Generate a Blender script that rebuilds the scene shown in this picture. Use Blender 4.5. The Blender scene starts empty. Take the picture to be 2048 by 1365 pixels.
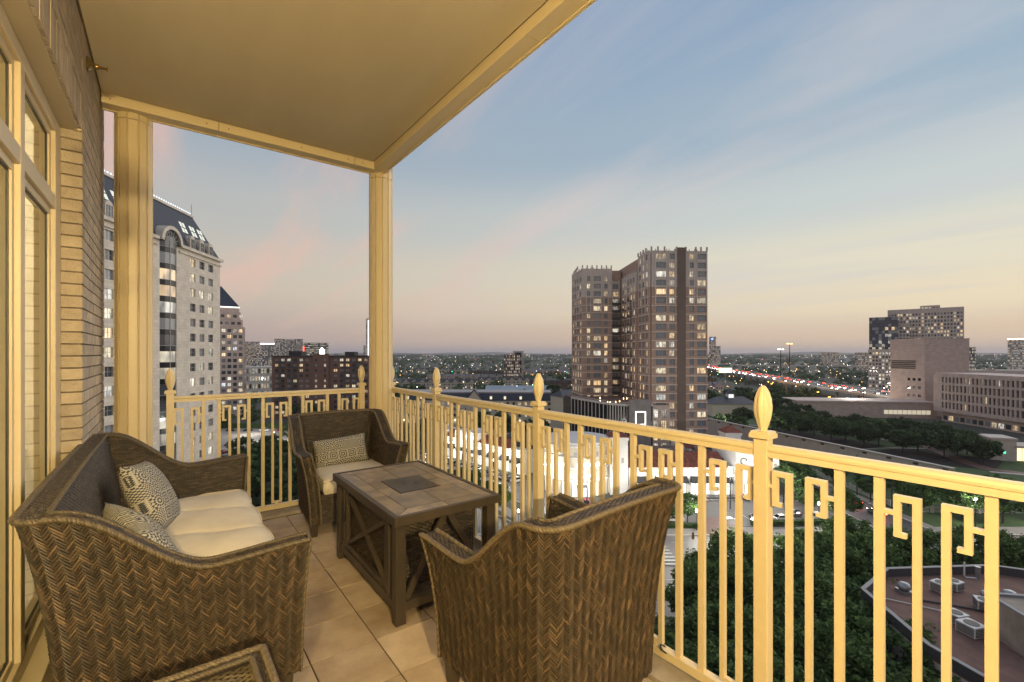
import bpy, bmesh, math, random
from math import sin, cos, pi, radians, atan2, hypot, sqrt, floor, exp
from mathutils import Vector, Matrix
random.seed(7)
SC = bpy.context.scene
COL = SC.collection

# ------------------------------------------------------------------ camera
CAM_H = 1.44                      # eye height above the balcony floor
YAW = radians(37.13)              # the lens looks this far to the outside of the wall line
GROUND = -40.5                    # street level below the balcony floor
cam_d = bpy.data.cameras.new('camera'); cam = bpy.data.objects.new('camera', cam_d); COL.objects.link(cam)
cam_d.sensor_width = 36.0; cam_d.lens = 16.0
cam_d.shift_y = 23.5 / 2048.0
cam_d.clip_start = 0.05; cam_d.clip_end = 60000
cam.location = (0, 0, CAM_H); cam.rotation_euler = (pi / 2, 0, -YAW)
SC.camera = cam
SC.view_settings.view_transform = 'Standard'; SC.view_settings.look = 'None'
SC.view_settings.exposure = 0.0; SC.view_settings.gamma = 1.0; SC.view_settings.use_curve_mapping = False
SC.cycles.use_denoising = True
SC.cycles.max_bounces = 7; SC.cycles.diffuse_bounces = 3; SC.cycles.glossy_bounces = 3
SC.cycles.transmission_bounces = 4; SC.cycles.transparent_max_bounces = 8
SC.cycles.sample_clamp_indirect = 4.0; SC.cycles.caustics_reflective = False; SC.cycles.caustics_refractive = False

# ------------------------------------------------------------------ sky at dusk
world = bpy.data.worlds.new('World'); SC.world = world; world.use_nodes = True
WT = world.node_tree; WN = WT.nodes; WL = WT.links; WN.clear()
def wn(t, **k):
    n = WN.new(t)
    for a, b in k.items(): setattr(n, a, b)
    return n
def wmath(op, a, b=None, clamp=False):
    n = wn('ShaderNodeMath', operation=op, use_clamp=clamp)
    for i, v in enumerate((a, b)):
        if v is None: continue
        if isinstance(v, (int, float)): n.inputs[i].default_value = v
        else: WL.new(v, n.inputs[i])
    return n.outputs[0]
def wramp(fac, stops):
    n = wn('ShaderNodeValToRGB'); r = n.color_ramp; r.interpolation = 'EASE'
    while len(r.elements) > 1: r.elements.remove(r.elements[-1])
    r.elements[0].position = stops[0][0]; r.elements[0].color = (*stops[0][1], 1)
    for p, c in stops[1:]:
        e = r.elements.new(p); e.color = (*c, 1)
    WL.new(fac, n.inputs[0]); return n.outputs[0]
def wmix(f, a, b):
    n = wn('ShaderNodeMix', data_type='RGBA')
    for i, v in ((0, f), (6, a), (7, b)):
        if isinstance(v, tuple): n.inputs[i].default_value = (*v, 1)
        elif isinstance(v, (int, float)): n.inputs[i].default_value = v
        else: WL.new(v, n.inputs[i])
    return n.outputs[2]
def S(r, g, b):                    # sRGB 0-255 to linear
    f = lambda v: (v / 255 / 12.92) if v <= 10 else ((v / 255 + .055) / 1.055) ** 2.4
    return (f(r), f(g), f(b))
tc = wn('ShaderNodeTexCoord'); sep = wn('ShaderNodeSeparateXYZ'); WL.new(tc.outputs['Generated'], sep.inputs[0])
dx, dy, dz = sep.outputs
SUNSET = radians(90) - (YAW + radians(62))            # compass of the afterglow, off to the outer side
az = wmath('ADD', wmath('MULTIPLY', dx, cos(SUNSET)), wmath('MULTIPLY', dy, sin(SUNSET)))
west = wmath('MULTIPLY_ADD', az, .5); west.node.inputs[2].default_value = .5
west = wmath('POWER', west, 1.6, True)
zc = wmath('MAXIMUM', dz, 0.0)
r_east = wramp(zc, [(0.0, S(162, 147, 153)), (.05, S(170, 154, 156)), (.14, S(190, 177, 167)), (.25, S(180, 177, 174)), (.38, S(164, 171, 180)), (.6, S(150, 168, 192)), (1, S(132, 154, 186))])
r_west = wramp(zc, [(0.0, S(214, 186, 164)), (.03, S(228, 202, 172)), (.09, S(241, 225, 192)), (.17, S(232, 226, 204)), (.27, S(204, 214, 212)), (.40, S(160, 184, 202)), (.6, S(134, 164, 194)), (1, S(128, 152, 186))])
base_sky = wmix(west, r_east, r_west)
# thin streaks of high cloud
den = wmath('ADD', zc, .12)
cmb = wn('ShaderNodeCombineXYZ'); WL.new(wmath('DIVIDE', dx, den), cmb.inputs[0]); WL.new(wmath('DIVIDE', dy, den), cmb.inputs[1])
mp = wn('ShaderNodeMapping'); mp.inputs['Rotation'].default_value = (0, 0, 0); mp.inputs['Scale'].default_value = (1.55, .36, 1); mp.inputs['Location'].default_value = (2.3, .55, 0)
WL.new(cmb.outputs[0], mp.inputs[0])
nz = wn('ShaderNodeTexNoise'); nz.inputs['Scale'].default_value = 1.15; nz.inputs['Detail'].default_value = 6; nz.inputs['Roughness'].default_value = .52; nz.inputs['Distortion'].default_value = .55
WL.new(mp.outputs[0], nz.inputs['Vector'])
cl = wn('ShaderNodeMapRange'); cl.interpolation_type = 'SMOOTHSTEP'; cl.inputs[1].default_value = .44; cl.inputs[2].default_value = .70; WL.new(nz.outputs[0], cl.inputs[0])
fade = wn('ShaderNodeMapRange'); fade.inputs[1].default_value = .02; fade.inputs[2].default_value = .16; WL.new(zc, fade.inputs[0])
cf_ = wmath('MULTIPLY', wmath('MULTIPLY', cl.outputs[0], fade.outputs[0]), wmath('SUBTRACT', .95, wmath('MULTIPLY', west, .52)))
cloud_col = wramp(west, [(0.0, S(232, 186, 168)), (.4, S(230, 192, 176)), (.72, S(214, 204, 202)), (1, S(204, 206, 212))])
sky_col = wmix(cf_, base_sky, cloud_col)
bg = wn('ShaderNodeBackground'); WL.new(sky_col, bg.inputs[0]); bg.inputs[1].default_value = 1.0
wo = wn('ShaderNodeOutputWorld'); WL.new(bg.outputs[0], wo.inputs[0])

# the sun has set; what is left of it is a wide, faint glow from the west
sun_d = bpy.data.lights.new('sun', 'SUN'); sun_d.energy = 1.5; sun_d.angle = radians(70); sun_d.color = (1, .90, .80)
sun = bpy.data.objects.new('sun', sun_d); COL.objects.link(sun)
sun.rotation_euler = Vector((cos(SUNSET), sin(SUNSET), .42)).to_track_quat('Z', 'Y').to_euler()

# ------------------------------------------------------------------ helpers: frames
_s, _c = sin(YAW), cos(YAW)
def cf(l, f):                      # metres to the side / ahead of the balcony corner -> world x, y
    return (l * _c + f * _s, -l * _s + f * _c)
def ang(dl, df):
    return atan2(-dl * _s + df * _c, dl * _c + df * _s)

# ------------------------------------------------------------------ helpers: mesh building
class MB:
    def __init__(s): s.v = []; s.f = []; s.m = []; s.mi = 0; s.xf = None
    def add(s, pts, faces):
        b = len(s.v)
        if s.xf is not None: pts = [tuple(s.xf @ Vector(p)) for p in pts]
        s.v += [tuple(p) for p in pts]
        for f in faces: s.f.append(tuple(b + i for i in f)); s.m.append(s.mi)
    def box(s, x0, x1, y0, y1, z0, z1):
        s.add([(x0,y0,z0),(x1,y0,z0),(x1,y1,z0),(x0,y1,z0),(x0,y0,z1),(x1,y0,z1),(x1,y1,z1),(x0,y1,z1)],
              [(0,3,2,1),(4,5,6,7),(0,1,5,4),(1,2,6,5),(2,3,7,6),(3,0,4,7)])
    def bar(s, p, q, w, h, up=(0,0,1)):     # a squared bar from p to q, w sideways, h along up
        p, q = Vector(p), Vector(q); d = (q - p).normalized(); u = Vector(up)
        a = d.cross(u).normalized() * (w / 2); b = a.cross(d).normalized() * (h / 2)
        s.add([p-a-b,p+a-b,p+a+b,p-a+b,q-a-b,q+a-b,q+a+b,q-a+b],[(0,1,2,3),(7,6,5,4),(0,4,5,1),(1,5,6,2),(2,6,7,3),(3,7,4,0)])
    def quad(s, *p): s.add(p, [tuple(range(len(p)))])
    def prism(s, poly, z0, z1):
        n = len(poly)
        s.add([(x,y,z0) for x,y in poly] + [(x,y,z1) for x,y in poly],
              [tuple(range(n-1,-1,-1)), tuple(range(n,2*n))] + [(i,(i+1)%n,n+(i+1)%n,n+i) for i in range(n)])
    def prism_x(s, poly, x0, x1):           # poly in (y, z)
        n = len(poly)
        s.add([(x0,y,z) for y,z in poly] + [(x1,y,z) for y,z in poly],
              [tuple(range(n-1,-1,-1)), tuple(range(n,2*n))] + [(i,(i+1)%n,n+(i+1)%n,n+i) for i in range(n)])
    def prism_y(s, poly, y0, y1):           # poly in (x, z)
        n = len(poly)
        s.add([(x,y0,z) for x,z in poly] + [(x,y1,z) for x,z in poly],
              [tuple(range(n)), tuple(range(2*n-1,n-1,-1))] + [(i,n+i,n+(i+1)%n,(i+1)%n) for i in range(n)])
    def lathe(s, prof, n=12, c=(0,0)):
        k = len(prof); P = []
        for r, z in prof:
            for i in range(n): a = 2*pi*i/n; P.append((c[0]+r*cos(a), c[1]+r*sin(a), z))
        F = [(j*n+i, j*n+(i+1)%n, (j+1)*n+(i+1)%n, (j+1)*n+i) for j in range(k-1) for i in range(n)]
        F += [tuple(range(n-1,-1,-1)), tuple((k-1)*n+i for i in range(n))]
        s.add(P, F)
    def tube(s, pts, r, n=6, cap=True):
        pts = [Vector(p) for p in pts]; k = len(pts); P = []
        rr = r if isinstance(r, (list, tuple)) else [r]*k
        t0 = (pts[1]-pts[0]).normalized(); a = t0.orthogonal().normalized()
        for j in range(k):
            t = (pts[min(j+1,k-1)]-pts[max(j-1,0)]).normalized()
            a = (a - t*a.dot(t))
            a = a.normalized() if a.length > 1e-6 else t.orthogonal().normalized()
            b = t.cross(a)
            for i in range(n): q = 2*pi*i/n; P.append(pts[j] + (a*cos(q)+b*sin(q))*rr[j])
        F = [(j*n+i, j*n+(i+1)%n, (j+1)*n+(i+1)%n, (j+1)*n+i) for j in range(k-1) for i in range(n)]
        if cap: F += [tuple(range(n-1,-1,-1)), tuple((k-1)*n+i for i in range(n))]
        s.add(P, F)
    def grid(s, fn, nu, nv, flip=False):
        P = [fn(i/nu, j/nv) for j in range(nv+1) for i in range(nu+1)]; w = nu+1
        F = [(j*w+i, j*w+i+1, (j+1)*w+i+1, (j+1)*w+i) for j in range(nv) for i in range(nu)]
        if flip: F = [f[::-1] for f in F]
        s.add(P, F)
    def mesh(s, name, mats, smooth=False):
        me = bpy.data.meshes.new(name); me.from_pydata(s.v, [], s.f)
        mats = mats if isinstance(mats, (list, tuple)) else [mats]
        for m in mats: me.materials.append(m)
        if len(mats) > 1: me.polygons.foreach_set('material_index', s.m)
        if smooth: me.polygons.foreach_set('use_smooth', [True]*len(s.f))
        me.update(); return me
    def build(s, name, mats, parent=None, smooth=False, bevel=0, kind=None):
        o = link(name, s.mesh(name, mats, smooth), parent)
        if bevel:
            m = o.modifiers.new('bevel', 'BEVEL'); m.width = bevel; m.segments = 2; m.limit_method = 'ANGLE'; m.angle_limit = radians(40)
        if kind: o['kind'] = kind
        return o
def link(name, me, parent=None, loc=None, rz=None):
    o = bpy.data.objects.new(name, me); COL.objects.link(o)
    if parent is not None: o.parent = parent
    if loc is not None: o.location = loc
    if rz is not None: o.rotation_euler = (0, 0, rz)
    return o
def tag(o, label, cat, group=None):
    o['label'] = label; o['category'] = cat
    if group: o['group'] = group
    return o
def thing(name, label, cat, loc=(0,0,0), rz=0, group=None):
    return tag(link(name, None, None, loc, rz), label, cat, group)
def struct(o): o['kind'] = 'structure'; return o
def dup(root, loc, rz, label=None, group=None, scale=None):
    def cp(o, par):
        c = o.copy(); COL.objects.link(c)
        if par is not None: c.parent = par
        for ch in KIDS.get(o.name, ()): cp(ch, c)
        return c
    KIDS = {}
    def walk(o):
        KIDS[o.name] = [k for k in o.children]
        for k in o.children: walk(k)
    walk(root)
    r = cp(root, None); r.location = loc; r.rotation_euler = (0, 0, rz)
    if scale: r.scale = (scale,)*3 if isinstance(scale, (int, float)) else scale
    if label: r['label'] = label
    if group: r['group'] = group
    return r

# ------------------------------------------------------------------ helpers: materials
def mat(name, col, rough=.6, col2=None, scale=6.0, metal=0.0, bump=0.0, bscale=60.0, rnd=0.0, island=0.0, spec=.5, stretch=(1,1,1), detail=4):
    m = bpy.data.materials.new(name); m.use_nodes = True; t = m.node_tree; N, L = t.nodes, t.links
    p = N['Principled BSDF']; p.inputs['Roughness'].default_value = rough; p.inputs['Metallic'].default_value = metal
    p.inputs['Specular IOR Level'].default_value = spec
    c = N.new('ShaderNodeTexCoord'); mp = N.new('ShaderNodeMapping'); mp.inputs['Scale'].default_value = stretch
    L.new(c.outputs['Object'], mp.inputs[0]); vec = mp.outputs[0]
    if rnd:
        oi = N.new('ShaderNodeObjectInfo'); ad = N.new('ShaderNodeVectorMath'); ad.operation = 'ADD'
        ml = N.new('ShaderNodeMath'); ml.operation = 'MULTIPLY'; ml.inputs[1].default_value = 97.0; L.new(oi.outputs['Random'], ml.inputs[0])
        L.new(vec, ad.inputs[0]); L.new(ml.outputs[0], ad.inputs[1]); vec = ad.outputs[0]
    nz = N.new('ShaderNodeTexNoise'); nz.inputs['Scale'].default_value = scale; nz.inputs['Detail'].default_value = detail; nz.inputs['Roughness'].default_value = .6
    L.new(vec, nz.inputs['Vector'])
    if col2 is None: col2 = tuple(v*.8 for v in col)
    rp = N.new('ShaderNodeValToRGB'); e = rp.color_ramp.elements
    e[0].position = .32; e[0].color = (*col2, 1); e[1].position = .68; e[1].color = (*col, 1)
    L.new(nz.outputs[0], rp.inputs[0]); out = rp.outputs[0]
    for amt, src in ((rnd, 'o'), (island, 'i')):
        if not amt: continue
        if src == 'o': r = N.new('ShaderNodeObjectInfo').outputs['Random']
        else: r = N.new('ShaderNodeNewGeometry').outputs['Random Per Island']
        mr = N.new('ShaderNodeMapRange'); mr.inputs[3].default_value = 1-amt; mr.inputs[4].default_value = 1+amt; L.new(r, mr.inputs[0])
        hs = N.new('ShaderNodeVectorMath'); hs.operation = 'SCALE'; L.new(out, hs.inputs[0]); L.new(mr.outputs[0], hs.inputs['Scale']); out = hs.outputs[0]
    L.new(out, p.inputs['Base Color'])
    if bump:
        n2 = N.new('ShaderNodeTexNoise'); n2.inputs['Scale'].default_value = bscale; n2.inputs['Detail'].default_value = 3; L.new(vec, n2.inputs['Vector'])
        b = N.new('ShaderNodeBump'); b.inputs['Strength'].default_value = bump; b.inputs['Distance'].default_value = .01
        L.new(n2.outputs[0], b.inputs['Height']); L.new(b.outputs[0], p.inputs['Normal'])
    return m
def emit(name, col, strength, sample=False):
    m = bpy.data.materials.new(name); m.use_nodes = True; t = m.node_tree; N, L = t.nodes, t.links
    p = N['Principled BSDF']; p.inputs['Base Color'].default_value = (*[min(.8, v) for v in col], 1)
    p.inputs['Emission Color'].default_value = (*col, 1); p.inputs['Emission Strength'].default_value = strength
    if not sample: m.cycles.emission_sampling = 'NONE'
    return m
def window_mat(name, lit=.3, strength=1.2, warm=.5, src='o', dark=(.05,.057,.066), cell=1.0):
    """glass whose unlit base colour stands in for part of the mirrored sky, or, in a lit room, glows with what is inside"""
    m = bpy.data.materials.new(name); m.use_nodes = True; t = m.node_tree; N, L = t.nodes, t.links
    p = N['Principled BSDF']; p.inputs['Roughness'].default_value = .08; p.inputs['Specular IOR Level'].default_value = .8
    r = (N.new('ShaderNodeObjectInfo').outputs['Random'] if src == 'o' else N.new('ShaderNodeNewGeometry').outputs['Random Per Island'])
    w = N.new('ShaderNodeTexWhiteNoise'); w.noise_dimensions = '1D'; L.new(r, w.inputs['W'])
    lt = N.new('ShaderNodeMath'); lt.operation = 'LESS_THAN'; lt.inputs[1].default_value = lit; L.new(r, lt.inputs[0])
    tone = N.new('ShaderNodeValToRGB'); e = tone.color_ramp.elements
    e[0].position = 0; e[0].color = (1, .96, .86, 1); e[1].position = 1; e[1].color = (.75, .85, 1, 1)
    a = tone.color_ramp.elements.new(max(.02, 1-warm)); a.color = (1, .86, .58, 1); a = tone.color_ramp.elements.new(.97); a.color = (1, .64, .28, 1)
    L.new(w.outputs['Value'], tone.inputs[0])
    c = N.new('ShaderNodeTexCoord'); mp = N.new('ShaderNodeMapping'); mp.inputs['Scale'].default_value = (1.3/cell, 1.3/cell, .45/cell); L.new(c.outputs['Object'], mp.inputs[0])
    ad = N.new('ShaderNodeVectorMath'); ad.operation = 'ADD'; ml = N.new('ShaderNodeMath'); ml.operation = 'MULTIPLY'; ml.inputs[1].default_value = 71.0
    L.new(r, ml.inputs[0]); L.new(mp.outputs[0], ad.inputs[0]); L.new(ml.outputs[0], ad.inputs[1])
    nz = N.new('ShaderNodeTexNoise'); nz.inputs['Scale'].default_value = 1.0; nz.inputs['Detail'].default_value = 2; L.new(ad.outputs[0], nz.inputs['Vector'])
    mr = N.new('ShaderNodeMapRange'); mr.inputs[1].default_value = .36; mr.inputs[2].default_value = .6; mr.inputs[3].default_value = .22; mr.inputs[4].default_value = 1.0; L.new(nz.outputs[0], mr.inputs[0])
    s1 = N.new('ShaderNodeMath'); s1.operation = 'MULTIPLY'; L.new(mr.outputs[0], s1.inputs[0]); L.new(lt.outputs[0], s1.inputs[1])
    # brightness differs from room to room
    w2 = N.new('ShaderNodeMapRange'); w2.inputs[3].default_value = .25*strength; w2.inputs[4].default_value = strength; L.new(w.outputs['Color'], w2.inputs[0])
    s2 = N.new('ShaderNodeMath'); s2.operation = 'MULTIPLY'; L.new(s1.outputs[0], s2.inputs[0]); L.new(w2.outputs[0], s2.inputs[1])
    bl = N.new('ShaderNodeMix'); bl.data_type = 'RGBA'; bl.inputs[6].default_value = (*dark, 1); bl.inputs[7].default_value = (.25, .26, .27, 1)
    mb = N.new('ShaderNodeMapRange'); mb.inputs[1].default_value = .62; mb.inputs[2].default_value = .66; L.new(w.outputs['Value'], mb.inputs[0]); L.new(mb.outputs[0], bl.inputs[0])
    L.new(bl.outputs[2], p.inputs['Base Color'])
    L.new(tone.outputs[0], p.inputs['Emission Color']); L.new(s2.outputs[0], p.inputs['Emission Strength'])
    m.cycles.emission_sampling = 'NONE'
    return m

# ================================================================== THE BALCONY
M_paint = mat('cream_paint', (.685, .56, .352), .42, (.665, .54, .337), 9.0, bump=.02, bscale=60, detail=5)
M_paint_rail = mat('cream_rail_paint', (.70, .575, .358), .40, (.665, .54, .332), 30.0, bump=.05, bscale=120, detail=5)
M_ceiling = mat('ceiling_plaster', (.62, .53, .38), .75, (.53, .445, .31), 1.6, bump=.22, bscale=9, stretch=(1, .35, 1))
M_brick = mat('painted_brick', (.50, .415, .31), .8, (.40, .325, .24), 14.0, bump=.35, bscale=90, rnd=.14)
M_mortar = mat('mortar', (.20, .155, .115), .9, (.14, .11, .08), 20.0, bump=.3)
M_tile = mat('stone_tile', (.56, .44, .31), .5, (.36, .255, .165), 4.5, bump=.16, bscale=30, rnd=.14, detail=9)
M_grout = mat('grout', (.085, .063, .045), .9, (.05, .037, .027), 8)
M_coping = mat('coping_stone', (.46, .39, .31), .7, (.25, .21, .18), 5.0, bump=.25, bscale=50)
M_frame = mat('window_frame_paint', (.60, .50, .33), .35, (.56, .46, .30), 5.0)
M_gasket = mat('dark_gasket', (.03, .025, .02), .5)
M_brass = mat('aged_brass', (.36, .25, .09), .35, (.20, .13, .05), 30.0, metal=.9)
M_iron = mat('black_iron', (.02, .02, .02), .45)

def glass_mat():
    m = bpy.data.materials.new('window_glass'); m.use_nodes = True; N, L = m.node_tree.nodes, m.node_tree.links
    N.remove(N['Principled BSDF']); out = N['Material Output']
    g = N.new('ShaderNodeBsdfGlossy'); g.inputs['Roughness'].default_value = .02; g.inputs['Color'].default_value = (.95, .97, .95, 1)
    tr = N.new('ShaderNodeBsdfTransparent'); tr.inputs['Color'].default_value = (.88, .92, .88, 1)
    lw = N.new('ShaderNodeFresnel'); lw.inputs[0].default_value = 1.5
    ad = N.new('ShaderNodeMath'); ad.operation = 'ADD'; ad.inputs[1].default_value = .06; L.new(lw.outputs[0], ad.inputs[0])
    mx = N.new('ShaderNodeMixShader'); L.new(ad.outputs[0], mx.inputs[0]); L.new(tr.outputs[0], mx.inputs[1]); L.new(g.outputs[0], mx.inputs[2]); L.new(mx.outputs[0], out.inputs[0])
    return m
M_glass = glass_mat()
M_curtain = mat('sheer_curtain', (.74, .70, .56), .9, (.64, .60, .47), 3.0, stretch=(1, 1, .1))
_N, _L = M_curtain.node_tree.nodes, M_curtain.node_tree.links
_t = _N.new('ShaderNodeBsdfTranslucent'); _t.inputs[0].default_value = (.8, .76, .6, 1); _m = _N.new('ShaderNodeMixShader'); _m.inputs[0].default_value = .5
_L.new(_N['Principled BSDF'].outputs[0], _m.inputs[1]); _L.new(_t.outputs[0], _m.inputs[2]); _L.new(_m.outputs[0], _N['Material Output'].inputs[0])

WX = -.385; WIN_Y = 3.53; WIN_Z = 2.70; CEIL = 3.30; Y_END = 4.62
# ---- floor: a bed of grout and one object per tile
mb = MB(); mb.box(-.48, 1.70, -3.2, 4.43, -.25, -.006); floor_ob = struct(mb.build('balcony_floor', M_grout))
mb = MB(); g = .0036; T = .3085
mb.box(g, T-g, g, T-g, -.005, 0)
tile_me = mb.mesh('tile', M_tile)
for i in range(-4, 4):
    for j in range(-15, 9):
        x0 = .837 + (i-1)*T; y0 = 2.239 + (j-1)*T
        w = min(x0+T, 1.70); h = min(y0+T, 4.43)
        if w - x0 < .05 or h - y0 < .05 or x0 < -.72: continue
        o = link('tile', tile_me, floor_ob, (x0, y0, random.uniform(-.001, .0006)))
        xs = max(x0, -.40); o.location.x = xs; o.scale = ((w-xs)/T, (h-y0)/T, 1)
# raised stone coping along the two open edges, block by block
M = MB(); M.box(0, .595, 0, .16, -.2, .016); cop_me = M.mesh('coping_block', M_coping)
cop = struct(link('balcony_coping', None))
for k in range(13): link('coping_block', cop_me, cop, (1.865, -3.2+k*.6, 0), pi/2)
for k in range(4): link('coping_block', cop_me, cop, (-.55+k*.6 if k < 3 else 1.11, 4.435, 0 if k < 3 else -.001))
# ---- slab edge and ceiling with its edge beams
mb = MB(); mb.box(-.6, 1.87, -3.3, 4.62, -.55, -.255); struct(mb.build('balcony_slab', M_coping))
mb = MB(); mb.box(WX+.003, 1.605, -3.3, 4.352, CEIL+.004, CEIL+.25); ceil_ob = struct(mb.build('ceiling', M_mortar))
for k, (ya, yb_) in enumerate(((-3.3, -.6), (-.6, 1.84), (1.84, 4.352))):
    mb = MB(); mb.box(WX+.012, 1.597, ya+.0012, min(yb_-.0012, 4.343), CEIL, CEIL+.0035); mb.build('ceiling_panel', M_ceiling, ceil_ob)
beam = thing('edge_beam', 'cream boxed beam trimming the two open sides of the balcony ceiling', 'beam')
def seg_beam(x0, x1, y0, y1, nm='fascia_board'):
    m = MB(); m.box(x0, x1, y0, y1, 3.234, CEIL+.3); return m.build(nm, M_paint, beam, bevel=.004)
cuts = [-3.3, -.85, 2.0, 4.36]
for a, b in zip(cuts, cuts[1:]): seg_beam(1.61, 1.722, a+.0015, b-.0015)
for a, b in ((WX+.006, .33), (.333, 1.42), (1.423, 1.722)): seg_beam(a, b, 4.362, 4.474)
m = MB(); m.box(1.715, 1.735, -3.3, 4.487, 3.226, 3.244); m.build('drip_edge', M_paint, beam)
m = MB(); m.box(WX+.006, 1.714, 4.468, 4.487, 3.226, 3.244); m.build('drip_edge', M_paint, beam)
M = MB()
for k in range(-2, 5):
    for dz in (0,): M.lathe([(.006, 0), (.006, .002)], 8, (0, 0))
scr = MB(); scr.xf = Matrix.Rotation(pi/2, 4, 'X'); scr.lathe([(.0055, 0), (.0055, .0025)], 8); scr_me = scr.mesh('screw', M_brass)
for x in (-.33, .25, .40, .95, 1.36, 1.5): link('screw', scr_me, beam, (x, 4.3615, 3.268))
# ---- fluted columns
def column(name, x, y, label):
    t = thing(name, label, 'column', (x, y, 0))
    prof = []
    n = 12
    for k in range(n):
        a0 = 2*pi*k/n
        for da, r in ((-.2, .1175), (.2, .1175), (.212, .103), (2*pi/n-.212, .103)):
            prof.append((r*cos(a0+da), r*sin(a0+da)))
    m = MB(); m.prism(prof, .10, 3.185); m.build('shaft', M_paint, t, bevel=.0015)
    m = MB(); m.prism(prof, 3.189, 3.62); m.build('capital', M_paint, t)
    m = MB(); m.lathe([(.14, .0), (.14, .06), (.125, .10), (.125, .101)], 24); m.build('plinth', M_paint, t)
column('fluted_column', 1.735, 4.505, 'cream fluted column at the outer corner beside the armchair')
column('fluted_column', -.205, 4.535, 'cream fluted column standing next to the brick wall')

# ---- brick wall with its wide glazed opening
wall = struct(link('brick_wall', None))
m = MB(); m.box(WX-.095, WX-.007, WIN_Y+.006, Y_END-.006, 0, CEIL+.2); m.box(WX-.095, WX-.007, -3.3, WIN_Y+.006, WIN_Z+.004, CEIL+.2)
m.build('mortar_bed', M_mortar, wall)
CO = .0677; BL = .204
def brick_mesh(lx, ly, lz):
    m = MB(); m.box(0, lx, 0, ly, 0, lz); return m.mesh('brick', M_brick)
b_full = brick_mesh(.093, BL-.009, CO-.009); b_half = brick_mesh(.093, BL/2-.009, CO-.009); b_sold = brick_mesh(.093, CO-.009, .195)
rest = MB(); nb = 0
def put_brick(me, y, z, ly, lz, single):
    j = random.uniform(-.0012, .0012)
    if single: link('brick', me, wall, (WX-.093+j, y, z))
    else: rest.box(WX-.093+j, WX+j, y, y+ly, z, z+lz)
row = 0; z = 0.0
while z < CEIL - .01:
    y = WIN_Y; first = (row % 2 == 1)
    while y < Y_END - .02:
        half = first or Y_END - y < BL - .01
        L_ = BL/2 if half else BL
        put_brick(b_half if half else b_full, y, z+.0045, L_-.009, CO-.009, z > .85)
        y += L_; first = False
    z += CO; row += 1
k = 0; y = WIN_Y - CO
while y > -3.3:
    put_brick(b_sold, y, WIN_Z, CO-.009, .195, y > 1.4); y -= CO
z = WIN_Z + .2031; row = 0
while z < CEIL - .02:
    y = WIN_Y - BL*(1 if row % 2 else .5)
    while y > -3.3:
        put_brick(b_full, y, z+.0045, BL-.009, CO-.009, y > 1.9); y -= BL
    z += CO; row += 1
rest.build('brick_courses', M_brick, wall, kind='stuff')
m = MB(); m.box(WX-.2, WX-.014, -3.3, WIN_Y-.002, 2.691, 2.6985); m.build('lintel_soffit', mat('soffit_paint', (.50, .43, .32), .7, (.44, .375, .275), 2.0), wall)
m = MB(); m.box(WX-.03, WX+.001, 3.50, 3.62, WIN_Z-.012, WIN_Z-.002); m.build('lintel_angle', M_frame, wall)
# ---- glazing
glz = thing('window_wall', 'cream framed glazed window wall with sheer curtains behind the sofa', 'window')
FX0, FX1 = WX-.17, WX-.088
mull = [3.455, 2.70, 1.80, .90, 0, -.9, -1.8, -2.7]
m = MB(); m.box(FX0, FX1, -3.2, 3.528, 2.618, 2.690); m.build('head_frame', M_frame, glz, bevel=.004)
m = MB(); m.box(FX0, FX1, -3.2, 3.528, .115, .185); m.build('bottom_frame', M_frame, glz, bevel=.004)
m = MB(); m.box(FX0-.02, WX-.02, -3.2, 3.528, -.004, .112); m.build('sill', M_frame, glz, bevel=.004)
for q, y in enumerate(mull):
    m = MB(); w = .07 if q == 0 else .034
    m.box(FX0, FX1+.001, y-w, y+w, .186, 2.617); m.build('mullion', M_frame, glz, bevel=.004)
    m = MB(); m.box(FX0, FX1+.002, y-.001, y+.0025, .2, 2.61)
for a, b in zip(mull[1:], mull):
    wa, wb = a+.034, b-(.07 if b == mull[0] else .034)
    m = MB(); m.box(FX0, FX1, wa+.001, wb-.001, 2.20, 2.275); m.build('transom', M_frame, glz, bevel=.004)
    for z0, z1 in ((.186, 2.199), (2.276, 2.617)):
        sash = MB(); e = .035
        xs0, xs1 = FX1-.052, FX1-.018
        sash.box(xs0, xs1, wa+.001, wa+e, z0, z1); sash.box(xs0, xs1, wb-e, wb-.001, z0, z1)
        sash.box(xs0, xs1, wa+e, wb-e, z0, z0+e); sash.box(xs0, xs1, wa+e, wb-e, z1-e, z1)
        so = sash.build('sash', M_frame, glz)
        gk = MB(); gx = FX1-.030
        for (a0, a1, c0, c1) in ((wa+e, wa+e+.007, z0+e, z1-e), (wb-e-.007, wb-e, z0+e, z1-e), (wa+e+.007, wb-e-.007, z0+e, z0+e+.007), (wa+e+.007, wb-e-.007, z1-e-.007, z1-e)):
            gk.box(gx-.004, gx+.004, a0, a1, c0, c1)
        gk.build('gasket', M_gasket, so)
        p = MB(); p.quad((gx, wa+e-.002, z0+e-.002), (gx, wb-e+.002, z0+e-.002), (gx, wb-e+.002, z1-e+.002), (gx, wa+e-.002, z1-e+.002)); p.build('pane', M_glass, so)
m = MB()
def cur(u, v):
    y = -3.1 + 6.5*u; return (WX-.225 + .016*sin(y*40) + .008*sin(y*15+1), y, .03 + 2.62*v)
m.grid(cur, 460, 1); cur_o = m.build('sheer_curtain', M_curtain, None, smooth=True); tag(cur_o, 'pale sheer curtain hanging in folds inside the window wall', 'curtain')
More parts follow.
